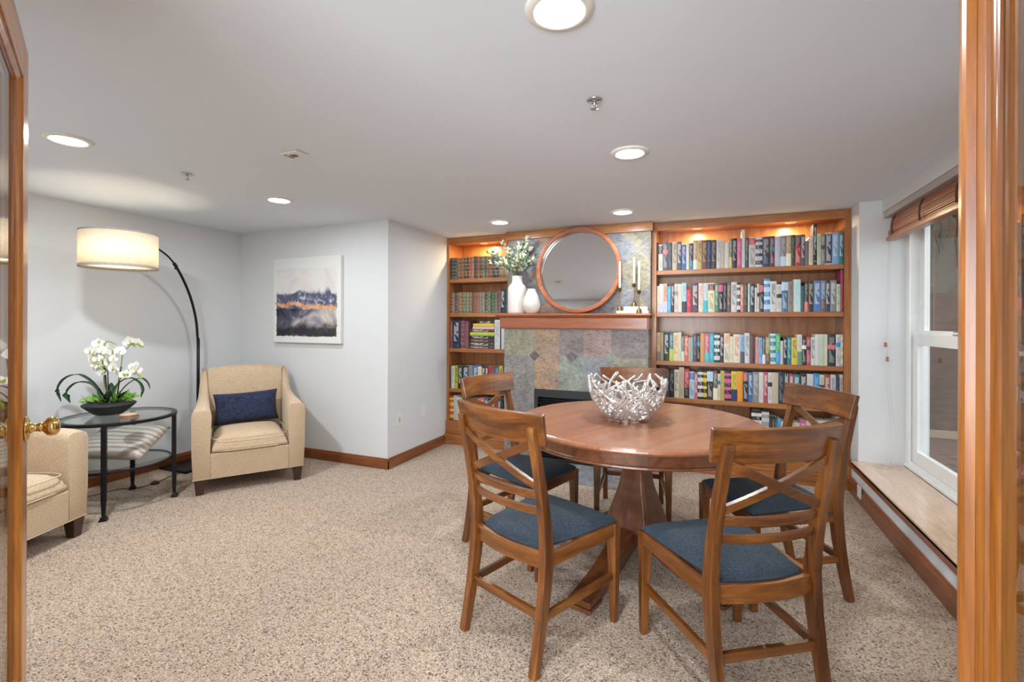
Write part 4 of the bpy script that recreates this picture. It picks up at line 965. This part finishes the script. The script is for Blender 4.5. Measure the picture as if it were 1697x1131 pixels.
ends = [(-.28, -.02, .60), (-.20, -.05, .56), (-.15, .0, .68), (-.06, -.06, .60), (-.02, .02, .62), (.05, -.05, .66), (.10, -.02, .70), (.15, -.06, .60), (.17, .0, .54), (-.22, -.08, .50), (.08, -.09, .52), (-.10, -.10, .50), (.02, -.10, .48), (.13, -.08, .47)]
for e in ends:
    x, y, z = e; pts = cr([(x * .05, y * .05, .31), (x * .10, y * .1, .38), (x * .35, y * .5, .38 + (z - .38) * .45), (x * .7, y * .8, .38 + (z - .38) * .78), (x, y, z)], 4)
    b = B(); tube(b, pts, [.0022 - .0012 * i / len(pts) for i in range(len(pts))], 5, 2); m_ = len(pts)
    for q in range(6, m_ + 1):
        for s in (1, -1, 0):
            if s == 0 and q < m_: continue
            p = pts[min(q, m_ - 1)]; tt = (pts[min(q, m_ - 1)] - pts[min(q, m_ - 1) - 1]).normalized()
            out = (tt * random.uniform(.3, .9) + Vector((random.uniform(-1, 1), random.uniform(-.8, .5), random.uniform(-.5, .9))) * (.9 if s else .2)).normalized(); Lf = random.uniform(.038, .062)
            sd = out.cross(Vector((random.uniform(-.5, .5), -1, random.uniform(-.5, .5)))).normalized() * Lf * .24; nn = sd.cross(out).normalized() * .004
            v = [b.verts.new(a) for a in (p, p + out * Lf * .35 + sd, p + out * Lf * .75 + sd * .7, p + out * Lf, p + out * Lf * .75 - sd * .7, p + out * Lf * .35 - sd, p + out * Lf * .5 + nn)]
            mi = random.choice((0, 0, 1, 1, 2))
            for i in range(6): b.faces.new((v[i], v[(i + 1) % 6], v[6])).material_index = mi
    obj('branch', b, LV, t)
# candlesticks, candles and the two white books under them
def flat_book(x, y, z, w, d, h, rz, label, c=C(228, 220, 208)):
    t = thing('book', label, 'book', (x, y, z), rz, 'white books lying on the mantel')
    b = B(); bx(b, -w / 2, w / 2, -d / 2, d / 2, 0, .0025); bx(b, -w / 2, w / 2, -d / 2, d / 2, h - .0025, h); bx(b, -w / 2, w / 2, -d / 2, -d / 2 + .003, .0025, h - .0025)
    obj('cover', b, plain('cream_cover', c, .6) if 'cream_cover' not in bpy.data.materials else bpy.data.materials['cream_cover'], t)
    obj('pages', box(-w / 2 + .003, w / 2 - .003, -d / 2 + .0032, d / 2 - .004, .0026, h - .0026), PAPER, t)
flat_book(-.612, 4.262, MZt, .272, .155, .022, 0.0, 'wider white book at the bottom of the mantel stack')
flat_book(-.588, 4.272, MZt + .0225, .200, .140, .036, 0.02, 'thick white book on top of the mantel stack, under a candlestick')
def candlestick(x, y, z, h, lab, clab, ch=.245):
    t = thing('candlestick', lab, 'candlestick', (x, y, z), 0, 'brass candlesticks on the mantel')
    obj('base', lathe(B(), [(0, 0), (.023, 0), (.0235, .004), (.0225, .022), (.018, .034), (.008, .042), (0, .043)], 24), ABRASS, t, smooth=True)
    obj('stem', lathe(B(), [(.0045, .0405), (.0045, .050), (.0038, .055), (.0038, h - .035), (.0045, h - .032)], 12), ABRASS, t, smooth=True)
    obj('cup', lathe(B(), [(.004, h - .035), (.010, h - .030), (.0155, h - .022), (.0155, h - .001), (.0175, h), (.012, h), (.0115, h - .012), (0, h - .012)], 24), ABRASS, t, smooth=True)
    o = thing('candle', clab, 'candle', (x, y, z + h - .0115), 0, 'ivory taper candles on the mantel')
    obj('taper', lathe(B(), [(0, 0), (.0108, 0), (.0108, .03), (.0085, ch - .006), (.005, ch), (0, ch + .001)], 16), WAX, o, smooth=True)
    obj('wick', lathe(B(), [(.0008, ch), (.0008, ch + .008), (0, ch + .009)], 6), BLACKPL, o)
candlestick(-.724, 4.214, MZt + .0225, .200, 'brass candlestick next to the mirror, standing on the lower white book', 'ivory taper candle next to the round mirror')
candlestick(-.612, 4.290, MZt + .059, .205, 'brass candlestick standing highest, on the upper white book', 'ivory taper candle reaching highest above the mantel', .250)
candlestick(-.552, 4.160, MZt, .195, 'brass candlestick standing on the mantel in front of the white books', 'ivory taper candle in front, on the wide bookcase side', .256)

# ------------------------------------------------------------------ books
PAL = dict(zip(*[iter("""white dad8d4 black 1c1c1e cream e6dcc4 red c4303a navy 22304e beige cbb9a0 grey 8e8c8c darkbrown 3e2e28 charcoal 46464a teal 1f7c86 palegreen c8d6b8 ink 222a38 green 5e8a6a yellow e2c63e taupe 94867a tan bd9c78 sagegreen 8e9a7e rust a0644a pink d6628a paleaqua cfe6e4 olive 7e7c4a maroon 7e4a52 lightblue 8cb4dc greygreen 8a927e darkteal 1e525c darkgreen 34463a blue 3a6ea8 umber 665048 terracotta b4705a steelblue 3c7098 slateblue 7686a4 slate 4e5a64 skyblue 5cb0dc salmon e08a7c rosered b04654 rosepink c07a84 peach e0b08c paleyellow ece2b0 palepink ecd2ca paleblue c2d8ea mauve 8e6c70 maroonbrown 52343a khaki a89c6e greymauve 9a8e92 darkred 6e2228 darkpurple 3e3246 darkgrey 4c5054 coral e46a62 blackgreen 34402e yellowgreen b8c040 turquoise 3ab0c0 silver b8bcc0 seablue 4a8cb4 rusttan b07c58 rustred b05240 raspberry b43c58 plum 5a3040 peachpink e0a898 orange e09c4c oliveblack 3e3c2e midblue 4a78ba magenta a0305e lavender c4c4dc khakiyellow c6b862 greyblue 7e94a8 gold cdb070 darktaupe 5e5650 darksage 6c7a60 darkolive 4a4a36 darkmauve 5c4e5a brown 6a4838 bronzegrey 82807a brightorange f39a20 brightgreen 38b060 brightblue 2f8ac8 brickred a2443c blackred 44242a aqua 88ccd0 gilt c8ac78 starnavy 26365e dark 3a3434 lime c6dc48 rose c86a6c palegrey cfccc8""".split())] * 2))
def m_book():
    m = NT('book_cover'); m.set(Roughness=.5, Coat_Weight=.15, Coat_Roughness=.3)
    a = m.n('ShaderNodeAttribute', attribute_name='Col'); k = m.n('ShaderNodeAttribute', attribute_name='Ink'); u = m.n('ShaderNodeUVMap'); u.uv_map = 'UVMap'
    mp = m.n('ShaderNodeMapping'); mp.inputs['Scale'].default_value = (9, 420, 1); m.l(u.outputs[0], mp.inputs[0])
    n1 = m.noise(mp.outputs[0], 1.0, 1.5, .5)
    mp2 = m.n('ShaderNodeMapping'); mp2.inputs['Scale'].default_value = (1.2, 16, 1); m.l(u.outputs[0], mp2.inputs[0]); n2 = m.noise(mp2.outputs[0], 1.0, 0)
    sp = m.n('ShaderNodeSeparateXYZ'); m.l(u.outputs[0], sp.inputs[0])
    cen = m.math('LESS_THAN', m.math('ABSOLUTE', m.math('SUBTRACT', sp.outputs[0], .5)), .30)
    th = m.math('SUBTRACT', .62, m.math('MULTIPLY', k.outputs['Alpha'], .20))
    mask = m.math('MULTIPLY', m.math('GREATER_THAN', n1, th), m.math('GREATER_THAN', n2, .40)); mask = m.math('MULTIPLY', mask, cen)
    mask = m.math('MULTIPLY', mask, m.math('GREATER_THAN', k.outputs['Alpha'], .02))
    m.col(m.mix(m.math('MULTIPLY', mask, .62), a.outputs['Color'], k.outputs['Color'])); return m.m
BOOKM = m_book()
def shade(c, f): return (min(1, c[0] * f), min(1, c[1] * f), min(1, c[2] * f), 1)
def spine_bands(base, st, ink, rnd):
    """[(from, to, colour, ink colour, ink amount)] along the spine, 0 foot .. 1 head"""
    c, k = shade(hexc(PAL[base]), .8), hexc(PAL[ink]); W_ = hexc(PAL['white']); lum = sum(c[:3]); t = W_ if lum < .9 else hexc(PAL['dark'])
    if st == 'p': return [(0, .08, c, k, 0), (.08, .9, c, k, .35), (.9, 1, c, k, 0)]
    if st == 't': return [(0, .05, c, k, 0), (.05, .10, c, k, .9), (.10, .25, c, k, 0), (.25, .92, c, k, 1.0), (.92, 1, c, k, 0)]
    if st == 'T':
        f = rnd.uniform(.62, .75); tk = W_ if sum(k[:3]) < .9 else hexc(PAL['dark']); return [(0, .06, c, t, 0), (.06, f - .1, c, t, .7), (f - .1, f, c, t, 0), (f, .96, k, tk, .45), (.96, 1, c, k, 0)]
    if st == 'b':
        f = rnd.uniform(.3, .45); return [(0, f, k, t, .25), (f, .92, c, t if lum < 1.6 else k, .6), (.92, 1, c, k, 0)]
    if st == 'm':
        f = rnd.uniform(.5, .62); return [(0, .1, c, t, 0), (.1, f, c, t, .5), (f, f + .14, k, t, .1), (f + .14, .92, c, t, .5), (.92, 1, c, k, 0)]
    if st == 'S': return [(0, .08, c, k, 0), (.08, .22, k, c, .4), (.22, .36, c, k, .4), (.36, .46, k, c, .3), (.46, .60, c, k, .8), (.60, .74, k, c, .5), (.74, .84, c, k, .3), (.84, .93, k, c, .4), (.93, 1, c, k, 0)]
    if st == 'w': return [(0, .035, c, k, 0), (.035, .965, k if base == 'white' else c, W_, 1.0), (.965, 1, c, k, 0)]
    out = []; n = 6                                       # g: leather with tooled panels and raised bands
    for i in range(n):
        a, b_ = i / n, (i + 1) / n; c = shade(hexc(PAL[base]), .52); dk = shade(c, .72)
        out += [(a, a + .018, shade(k, .6) if ink != 'black' else hexc(PAL['black']), k, 0), (a + .018, b_ - .02, dk if i == 4 else c, shade(k, .7), .8), (b_ - .02, b_, shade(k, .5), k, 0)]
    return out
def book_parts(w, h, d, base, st, ink, rnd):
    """cover mesh (spine at y=0 facing -y, foot at z=0) and page block"""
    bm = B(); uv = bm.loops.layers.uv.new('UVMap'); cl = bm.loops.layers.float_color.new('Col'); il = bm.loops.layers.float_color.new('Ink')
    c = hexc(PAL[base]); side = c if st not in ('T', 'b') or w < .02 else c
    def put(fs, col, ik=(0, 0, 0, 1), am=0, uvs=None):
        f = bm.faces.new(fs)
        for i, lp in enumerate(f.loops):
            lp[cl] = col; lp[il] = (ik[0], ik[1], ik[2], am); lp[uv].uv = uvs[i] if uvs else (0, 0)
    t_ = .0022; nx = 4; bulge = .0025 if st != 'g' else .005
    xs = [-w / 2 + w * i / nx for i in range(nx + 1)]; ys = [bulge * (2 * i / nx - 1) ** 2 for i in range(nx + 1)]
    bands = spine_bands(base, st, ink, rnd)
    zs = [b_[0] * h for b_ in bands] + [h]
    G = [[bm.verts.new((x, y, z)) for x, y in zip(xs, ys)] for z in zs]
    for r_, (a, e, col, ik, am) in enumerate(bands):
        for i in range(nx): put((G[r_][i], G[r_][i + 1], G[r_ + 1][i + 1], G[r_ + 1][i]), col, ik, am, [(i / nx, zs[r_]), ((i + 1) / nx, zs[r_]), ((i + 1) / nx, zs[r_ + 1]), (i / nx, zs[r_ + 1])])
    Bk = [[bm.verts.new((x, max(ys) + t_, z)) for x in (-w / 2 + t_, w / 2 - t_)] for z in (0, h)]
    for s, gi in ((-1, 0), (1, nx)):                     # the two boards
        xo, xi = s * w / 2, s * (w / 2 - t_); k = 0 if s < 0 else 1
        q = [bm.verts.new(p) for p in ((xo, d, 0), (xo, d, h), (xi, d, 0), (xi, d, h))]
        put([G[r_][gi] for r_ in range(len(zs))] + [q[1], q[0]], side); put((q[0], q[1], q[3], q[2]), side)
        put((q[2], q[3], Bk[1][k], Bk[0][k]), side); put((G[0][gi], q[0], q[2], Bk[0][k]), side); put((G[-1][gi], Bk[1][k], q[3], q[1]), side)
    put((Bk[0][0], Bk[0][1], Bk[1][1], Bk[1][0]), side); put([G[-1][i] for i in range(nx + 1)] + [Bk[1][1], Bk[1][0]], side); put([G[0][i] for i in range(nx, -1, -1)] + [Bk[0][0], Bk[0][1]], side)
    pg = box(-w / 2 + t_ + .0001, w / 2 - t_ - .0001, max(ys) + t_ + .0003, d - .004, .003, h - (.003 if st != 'p' else .0015))
    return bm, pg
def book_obj(w, h, d, base, st, ink, label, group, M, rnd):
    bm, pg = book_parts(w, h, d, base, st, ink, rnd)
    o = obj('book', bm, BOOKM); tag(o, label, 'book', group); o.matrix_world = M; obj('pages', pg, PAPER, o); return o
BOOKS = """SHELF|R1|top shelf of the wide bookcase|1.768
-435 -423 257 black p grey|thin black book with grey foot
-423 -386 234 cream T dark|cream book with dark block near its top
-386 -342 259 slate m coral|grey book with coral band and white emblem
-342 -305 245 charcoal p grey|charcoal book with faint grey lettering
-305 -265 254 beige t brown|beige book with brown lettering
-265 -225 251 darkgrey t white|dark grey book with white lettering
-225 -187 222 blue t peach|short blue book with peach lettering
-187 -162 252 cream p grey|thin cream book
-162 -130 232 navy b teal|navy book turning teal at its foot
-130 -95 254 tan b palegrey|tan book with pale grey foot
-95 -58 254 gold t dark|pale gold book with dark lettering
-58 -17 252 brown t tan|dark brown book with tan title
-17 17 252 navy t blue|navy book with blue lettering
17 58 249 darkbrown t taupe|dark brown book with taupe script
58 95 247 palegrey t grey|pale grey book with grey lettering low down
95 125 242 beige p grey|plain beige book
125 157 220 white p grey|shorter white book
157 182 249 olive b gold|olive green floral book
182 219 252 black t silver|black book with silver lettering
219 256 250 pink p white|bright pink book
256 281 322 white p grey|tall thin white book rising above its neighbours
281 310 254 charcoal t grey|charcoal book with grey picture
310 360 256 palegrey T red|wide pale book with red title block
360 410 248 white S navy|white book with two navy bands
410 467 252 charcoal b navy|wide charcoal book with navy foot
467 502 254 darkred m teal|dark red book with red and teal band
502 544 246 lavender p cream|pale lavender book
544 585 251 grey b paleblue|mottled grey book with pale blue foot
585 622 253 tan b cream|tan book with cream foot
622 648 254 darkgreen t olive|dark green book
648 689 249 red T plum|red book with plum top
689 721 252 slate t white|dark slate book with white lettering
721 746 198 mauve p brown|short mauve brown book
746 775 228 cream p dark|plain cream book
775 802 329 black t white|very tall black book with white title
802 831 251 palegreen t grey|pale grey green book
831 856 242 taupe m dark|taupe book with picture strip
856 904 254 white w navy|white book with navy panel
904 949 251 lightblue t white|light blue book
949 982 248 teal t white|teal blue book
SHELF|R2|second shelf of the wide bookcase|1.391
-435 -415 238 cream p grey|thin cream book
-415 -377 256 palepink b lavender|pale pink book with lavender foot
-377 -345 258 peach b lavender|peach and lavender book
-345 -314 233 skyblue p white|sky blue book
-314 -286 259 darkbrown t white|dark brown book with white title
-286 -253 253 white m grey|white book with grey emblem
-253 -222 252 cream t gold|cream book with gold lettering
-222 -184 259 paleblue b navy|pale blue book with navy lower half
-184 -142 202 red t pink|short red book with pink letters
-142 -85 257 plum t white|dark plum book with white script
-85 -45 253 cream t pink|cream book with pink letters
-45 -6 254 white b turquoise|white book with turquoise lower half
-6 45 253 paleyellow T darkred|pale yellow book with dark red top
45 77 249 green t palegreen|green book with pale lettering
77 111 245 black T pink|black book with pink upper half
111 142 252 black p white|black book with faint white lettering
142 174 254 umber t tan|plain umber brown book
174 220 256 white t navy|white book with bold navy title
220 246 249 black S white|black book with white and red blocks
246 271 233 salmon t palepink|salmon pink book
271 304 245 oliveblack t olive|olive black book
304 319 239 paleaqua p teal|very thin pale aqua book
319 355 236 ink t white|ink black book with white script
355 373 205 white p grey|narrow short white book
373 391 235 cream m black|narrow cream book with black square
391 423 234 black T red|black book with red top
423 470 278 seablue S paleblue|tall sea blue book standing above the row
470 517 254 white t dark|white book with dark title and grey mountain
517 554 228 white m black|white book with small black figure
554 599 254 steelblue T paleblue|steel blue book with pale blue title
599 639 248 taupe t brown|taupe brown book
639 689 264 paleaqua t aqua|pale aqua white book
689 716 211 darkteal p teal|short dark teal book
716 741 245 black b coral|black book with coral red lower half
741 779 244 black t gold|black book with gold script
779 829 250 midblue t white|wide mid blue book
829 860 249 slateblue b brown|slate blue book with brown lower half
860 893 245 navy t white|navy book with big white letters
893 936 249 grey t white|grey book with white letters
936 962 219 palegreen t green|pale green cream book
962 982 329 magenta p pink|very tall thin magenta book against the window post
SHELF|R3|third shelf of the wide bookcase|0.957
-436 -405 252 peach b mauve|peach book with mauve portrait
-405 -376 252 khaki p tan|khaki book
-376 -329 253 black t white|black book with white letters
-329 -293 250 teal b yellowgreen|teal book with yellow green lower half
-293 -253 251 paleyellow t red|pale yellow book with red letters
-253 -225 257 cream p pink|cream book with pink pattern
-225 -200 225 green b palegreen|narrow green book
-200 -167 225 coral t palepink|coral pink book
-167 -145 210 beige p brown|short beige book
-145 -130 213 aqua p white|very thin aqua book
-130 -97 242 darkmauve t grey|dark mauve grey book
-97 -70 243 black m brightblue|black book with bright blue centre
-70 -34 248 orange t tan|orange tan book
-34 5 246 pink b turquoise|pink book with turquoise and magenta foot
5 42 249 turquoise p white|turquoise book
42 88 252 navy S white|navy book with white blocks
88 119 237 ink t white|ink blue book with white script
119 166 251 cream T peach|cream book with peach top
166 195 225 cream p green|narrow cream book
195 247 244 cream t red|wide cream book with red title
247 280 242 lightblue b darkgrey|light blue book with dark grey foot
280 318 255 white t black|white book with black letters
318 360 243 maroonbrown t brown|maroon brown book
360 386 223 peachpink b salmon|peach pink book
386 413 219 lightblue t blue|light blue book with blue lettering
413 436 224 darkolive b white|dark olive book with white foot
436 472 224 khaki b brown|khaki green book
472 512 253 paleaqua S teal|pale aqua book with teal edge
512 545 253 brightgreen b brightblue|book striped bright green, white and blue
545 566 194 palegrey p grey|short pale grey book
566 595 221 black t white|black book with white script
595 626 224 teal t aqua|teal book with aqua lettering
626 667 222 yellow t dark|yellow book with dark lettering
667 700 248 white b green|white book with green foot
700 731 224 black m cream|black book with small photograph
731 761 229 rosered m black|rose red book with black band
761 792 227 white t black|white book with big black letters
792 822 252 white p lavender|tall white book
822 854 252 palegreen p green|pale green book
854 877 252 cream p tan|cream book next to the wide black one
877 932 251 black m rose|wide black book with red rose
932 964 251 white m brightblue|white book with blue band
964 982 252 palegrey S cream|grey and cream patchwork book
SHELF|R4|fourth shelf of the wide bookcase|0.630
-402 -360 256 red p white|red book behind the silver bowl
-360 -326 249 charcoal t grey|charcoal book with grey lettering
-326 -284 232 black t grey|black book with slim grey title
-284 -245 250 cream t dark|cream book with dark lettering
-245 -201 273 beige p brown|tall beige book
-201 -157 259 red b black|bright red book with black lower half
-157 -116 237 paleblue T blue|pale blue book with blue title
-116 -89 230 rosepink t white|rose pink book
-89 -47 255 black S white|black and white patterned book
-47 -14 252 black S yellow|black book with yellow blocks
-14 35 254 darkbrown T paleblue|dark brown book with pale blue top
35 71 253 darktaupe b cream|dark taupe book with cream foot
71 93 228 cream m teal|narrow cream book with teal band
93 126 255 khakiyellow p brown|khaki yellow book
126 178 254 black S pink|black book with pink and white blocks
178 225 254 yellow b starnavy|yellow book with starry navy foot
225 268 256 brightorange p orange|bright orange book
268 308 258 black T brickred|black book with brick red top and white letters
308 342 249 blue t white|blue book with white title
342 389 256 grey t silver|wide grey book
389 423 255 white p grey|white book
423 456 259 rosered t palepink|rose red book with pale lettering
456 487 256 white m black|white book with black dot
487 532 257 beige p tan|wide beige book
532 573 259 ink p silver|ink black book with silver emblem
573 610 258 black w white|black book with white outlined panel
610 642 252 raspberry t white|raspberry book with white letters
642 687 247 teal t white|teal book
687 734 256 black t white|black book with white title
734 780 256 white p grey|wide white book
780 821 263 brightblue t lightblue|bright blue book
821 855 255 palegreen m dark|pale green white book with dark bird
855 897 259 brickred t white|brick red book with white letters
897 933 258 white t blue|white book with blue lettering
933 959 238 darkpurple p grey|short dark purple book
959 982 261 white t dark|white book against the window post
SHELF|R5|bottom shelf of the wide bookcase|0.245
334 411 317 black S white|black case with white labels
411 467 307 white S grey|white case with grey marks
467 487 280 ink p grey|ink black book
487 509 276 black t tan|black book with tan lettering
509 526 273 darkteal p white|narrow dark teal book
526 553 260 skyblue p blue|sky blue book
553 589 237 white t grey|white book with grey lettering
589 618 240 white p grey|narrow white book
618 652 233 beige p grey|beige book behind the chair post
652 690 236 palegrey p grey|pale grey book behind the chair post
690 733 259 pink t white|pink book with white lettering
733 770 257 palegrey p lavender|pale lavender grey book
770 800 246 darkbrown p grey|dark brown book
800 833 268 white t grey|white book behind the window side chair
833 862 270 cream p grey|cream book behind the window side chair
862 890 268 palegrey p white|pale grey book behind the window side chair
890 935 271 white p lavender|white book with lavender edge
935 981 308 silver S dark|silver grey case at the window post
SHELF|L1|top shelf of the narrow bookcase|1.757
-2578 -2536 229 bronzegrey g black|bronze grey book with black bands at the return wall end
-2536 -2492 227 greygreen g black|grey green book with black bands
-2492 -2451 225 rust g gilt|rust brown gilded book
-2451 -2407 226 rust g tan|rust brown book with tan tooling
-2407 -2364 227 blackgreen g gilt|black green gilded book
-2364 -2325 228 red g gilt|red leather book with gilt lines
-2325 -2293 230 salmon g gilt|light red gilded book
-2293 -2256 235 blackgreen g olive|dark green banded book
-2256 -2222 230 rust g salmon|narrow rust gilded book
-2222 -2193 228 darkgreen g gilt|dark green gilded book
-2193 -2167 230 taupe g gilt|narrow taupe book
-2167 -2145 229 olive g green|narrow olive green book
-2145 -2123 228 greymauve g gilt|narrow grey mauve book
-2123 -2067 226 rustred g gilt|wide rust red gilded book
-2067 -2011 223 darkpurple g silver|dark purple book with silver lines
-2011 -1950 220 rusttan g gilt|rust tan book with gilt ornament
-1950 -1908 217 greygreen g gilt|grey green book behind the leafy branches
SHELF|L2|second shelf of the narrow bookcase|1.391
-2578 -2561 219 darkred g gilt|narrow dark red book
-2561 -2521 218 rosepink g gilt|rose book with gilt medallions
-2521 -2487 220 greygreen g black|grey green book with dark bands
-2487 -2429 223 terracotta g gilt|terracotta book with gilt medallions
-2429 -2387 222 green g gilt|green book with gilt bars nearest the terracotta ones
-2387 -2352 221 sagegreen g gilt|sage green book with gilt bars
-2352 -2313 220 darksage g gilt|dark sage green book with gilt bars
-2313 -2259 219 terracotta g rust|terracotta book with rust tooling
-2259 -2232 218 tan g rust|narrow tan gilded book
-2232 -2201 218 grey g gilt|grey gilded book
-2201 -2165 217 greymauve g gilt|grey mauve book with ring ornaments
-2165 -2126 223 sagegreen g black|sage green book with dark medallions
-2126 -2098 222 olive g gilt|olive gold book
-2098 -2054 221 green g darkgreen|wide green book with dark medallions
-2054 -2023 220 sagegreen g olive|narrow sage green book
-2023 -1982 238 mauve g maroon|maroon mauve book
-1982 -1933 243 black t white|black book with white lettering
-1933 -1908 243 darkteal p teal|dark teal book beside the tall vase
SHELF|L3a|third shelf of the narrow bookcase|1.018
-2578 -2546 292 maroon t rosepink|maroon book against the return wall post
-2546 -2455 296 navy t white|wide navy book with white lettering and crest
-2455 -2401 293 maroon g rosepink|maroon book beside the wide navy one
-2401 -2351 290 maroon p rosepink|maroon book beside the lying stack
SHELF|L3b|third shelf of the narrow bookcase|1.018
-2049 -1988 303 white t grey|tall white book beside the lying stack
-1988 -1972 300 navy p navy|very thin navy book between two white ones
-1972 -1931 300 white t lavender|white book against the fireplace side post
SHELF|L4|fourth shelf of the narrow bookcase|0.585
-2578 -2558 244 charcoal p grey|charcoal book at the return wall end
-2558 -2517 239 cream t taupe|cream book with taupe lettering
-2517 -2479 241 yellowgreen t black|yellow green book with black letters
-2479 -2423 242 black t palegreen|black book with pale green letters
-2423 -2349 248 navy t white|navy book with big white letters
-2349 -2299 247 grey p slate|grey book
-2299 -2242 256 blue t white|blue book with white letters
-2242 -2196 245 cream p brown|cream book
-2196 -2158 253 black t cream|black book with cream letters
-2158 -2120 255 blackred t white|black red book with white letters
-2120 -2081 256 red t darkred|red book
-2081 -2047 257 umber p grey|umber brown book
-2047 -1998 265 darkgrey t lightblue|dark grey book with light blue letters
-1998 -1953 261 yellow t black|yellow book with black letters
-1953 -1935 250 darkbrown p gold|thin dark brown book at the fireplace
SHELF|L5|bottom shelf of the narrow bookcase|0.245
-2578 -2580 258 black t palegrey|black book with pale grey letters
-2580 -2532 254 red S yellow|red book with yellow blocks
-2532 -2493 263 palegrey p silver|pale silver grey book
-2493 -2460 252 cream p grey|cream book behind the chair top rail
-2460 -2419 242 white p grey|white book behind the chair top rail
-2419 -2390 238 palegrey t navy|pale grey book with navy letters
-2390 -2355 240 slateblue p white|slate blue book
-2355 -2326 242 navy t white|navy book with white letters
-2326 -2296 244 maroonbrown p pink|maroon brown book
-2296 -2256 246 greyblue t white|grey blue book
-2256 -2235 242 palepink p darkgrey|thin pale pink book
-2235 -2218 243 white p black|thin white book
-2218 -2165 258 coral t white|coral pink book with white letters
-2165 -2122 255 steelblue t white|steel blue book
-2122 -2083 257 black t white|black book with white letters
-2083 -2055 253 palegrey p grey|pale grey book behind the chair brace
-2055 -2013 262 red p darkred|red book behind the chair brace
-2013 -1972 264 darkgreen t white|dark green book with white letters
-1972 -1950 266 black p grey|thin black book at the fireplace side"""
STACK = """-2351 26.7 plum t palepink|plum book with pale pink letters at the bottom of the lying stack
-2345 68.4 darkgreen t cream|dark green book with cream letters second up in the lying stack
-2339 101.9 darkbrown t salmon|dark brown book third up in the lying stack
-2332 137.3 black t white|black book with white letters fourth up in the lying stack
-2335 172.6 lime p black|lime green book in the middle of the lying stack
-2326 205.5 darkred t white|dark red book above the lime green one in the lying stack
-2306 230.1 palepink p gold|thin pale pink book under the yellow one in the lying stack
-2299 265.5 yellow t gold|yellow book near the top of the lying stack
-2235 293.3 black t cream|short black book on top of the lying stack"""
rnd = random.Random(77); shelf = zs_ = None; seen = set(); STB = -2.346
for line in BOOKS.split('\n'):
    if line.startswith('SHELF'):
        _, key, shelf, zs_ = line.split('|'); zs_ = float(zs_); continue
    h_, desc = line.split('|'); a, b_, hh, base, st, ink = h_.split(); a, b_, hh = int(a) / 1000, int(b_) / 1000, int(hh) / 1000
    lab = desc + ', ' + shelf
    if len(lab.replace('-', ' ').split()) > 16: lab = desc + ', ' + shelf.replace(' of the ', ' of ')
    assert lab not in seen, lab
    seen.add(lab)
    d = rnd.uniform(.14, .17); w = b_ - a - .0008
    if w < .004: continue
    if hh > .29: d = .19
    if key == 'L5': hh = min(hh, .262)
    if key == 'R5': hh = min(hh, .36)
    yo = YF + .008 + rnd.uniform(0, .007) + (.012 if key in ('R5',) else 0)
    M = Matrix.Translation(((a + b_) / 2, yo, zs_ + .0006)); lean = 0
    book_obj(w, hh, d, base, st, ink, lab, 'books on the ' + shelf, M, rnd)
zprev = 1.0186
for line in STACK.split('\n'):
    h_, desc = line.split('|'); x0, top, base, st, ink = h_.split(); x0 = int(x0) / 1000; zt = 1.018 + float(top) / 1000
    th = zt - zprev - .0006; Lh = -2.056 - x0
    M = Matrix.Translation((x0 + Lh, YF + .012 + rnd.uniform(0, .006), zprev + th / 2)) @ Matrix.Rotation(-PI / 2, 4, 'Y')
    book_obj(th, Lh, .15, base, st, ink, desc, 'books lying in a stack, third shelf of the narrow bookcase', M, rnd); zprev = zt
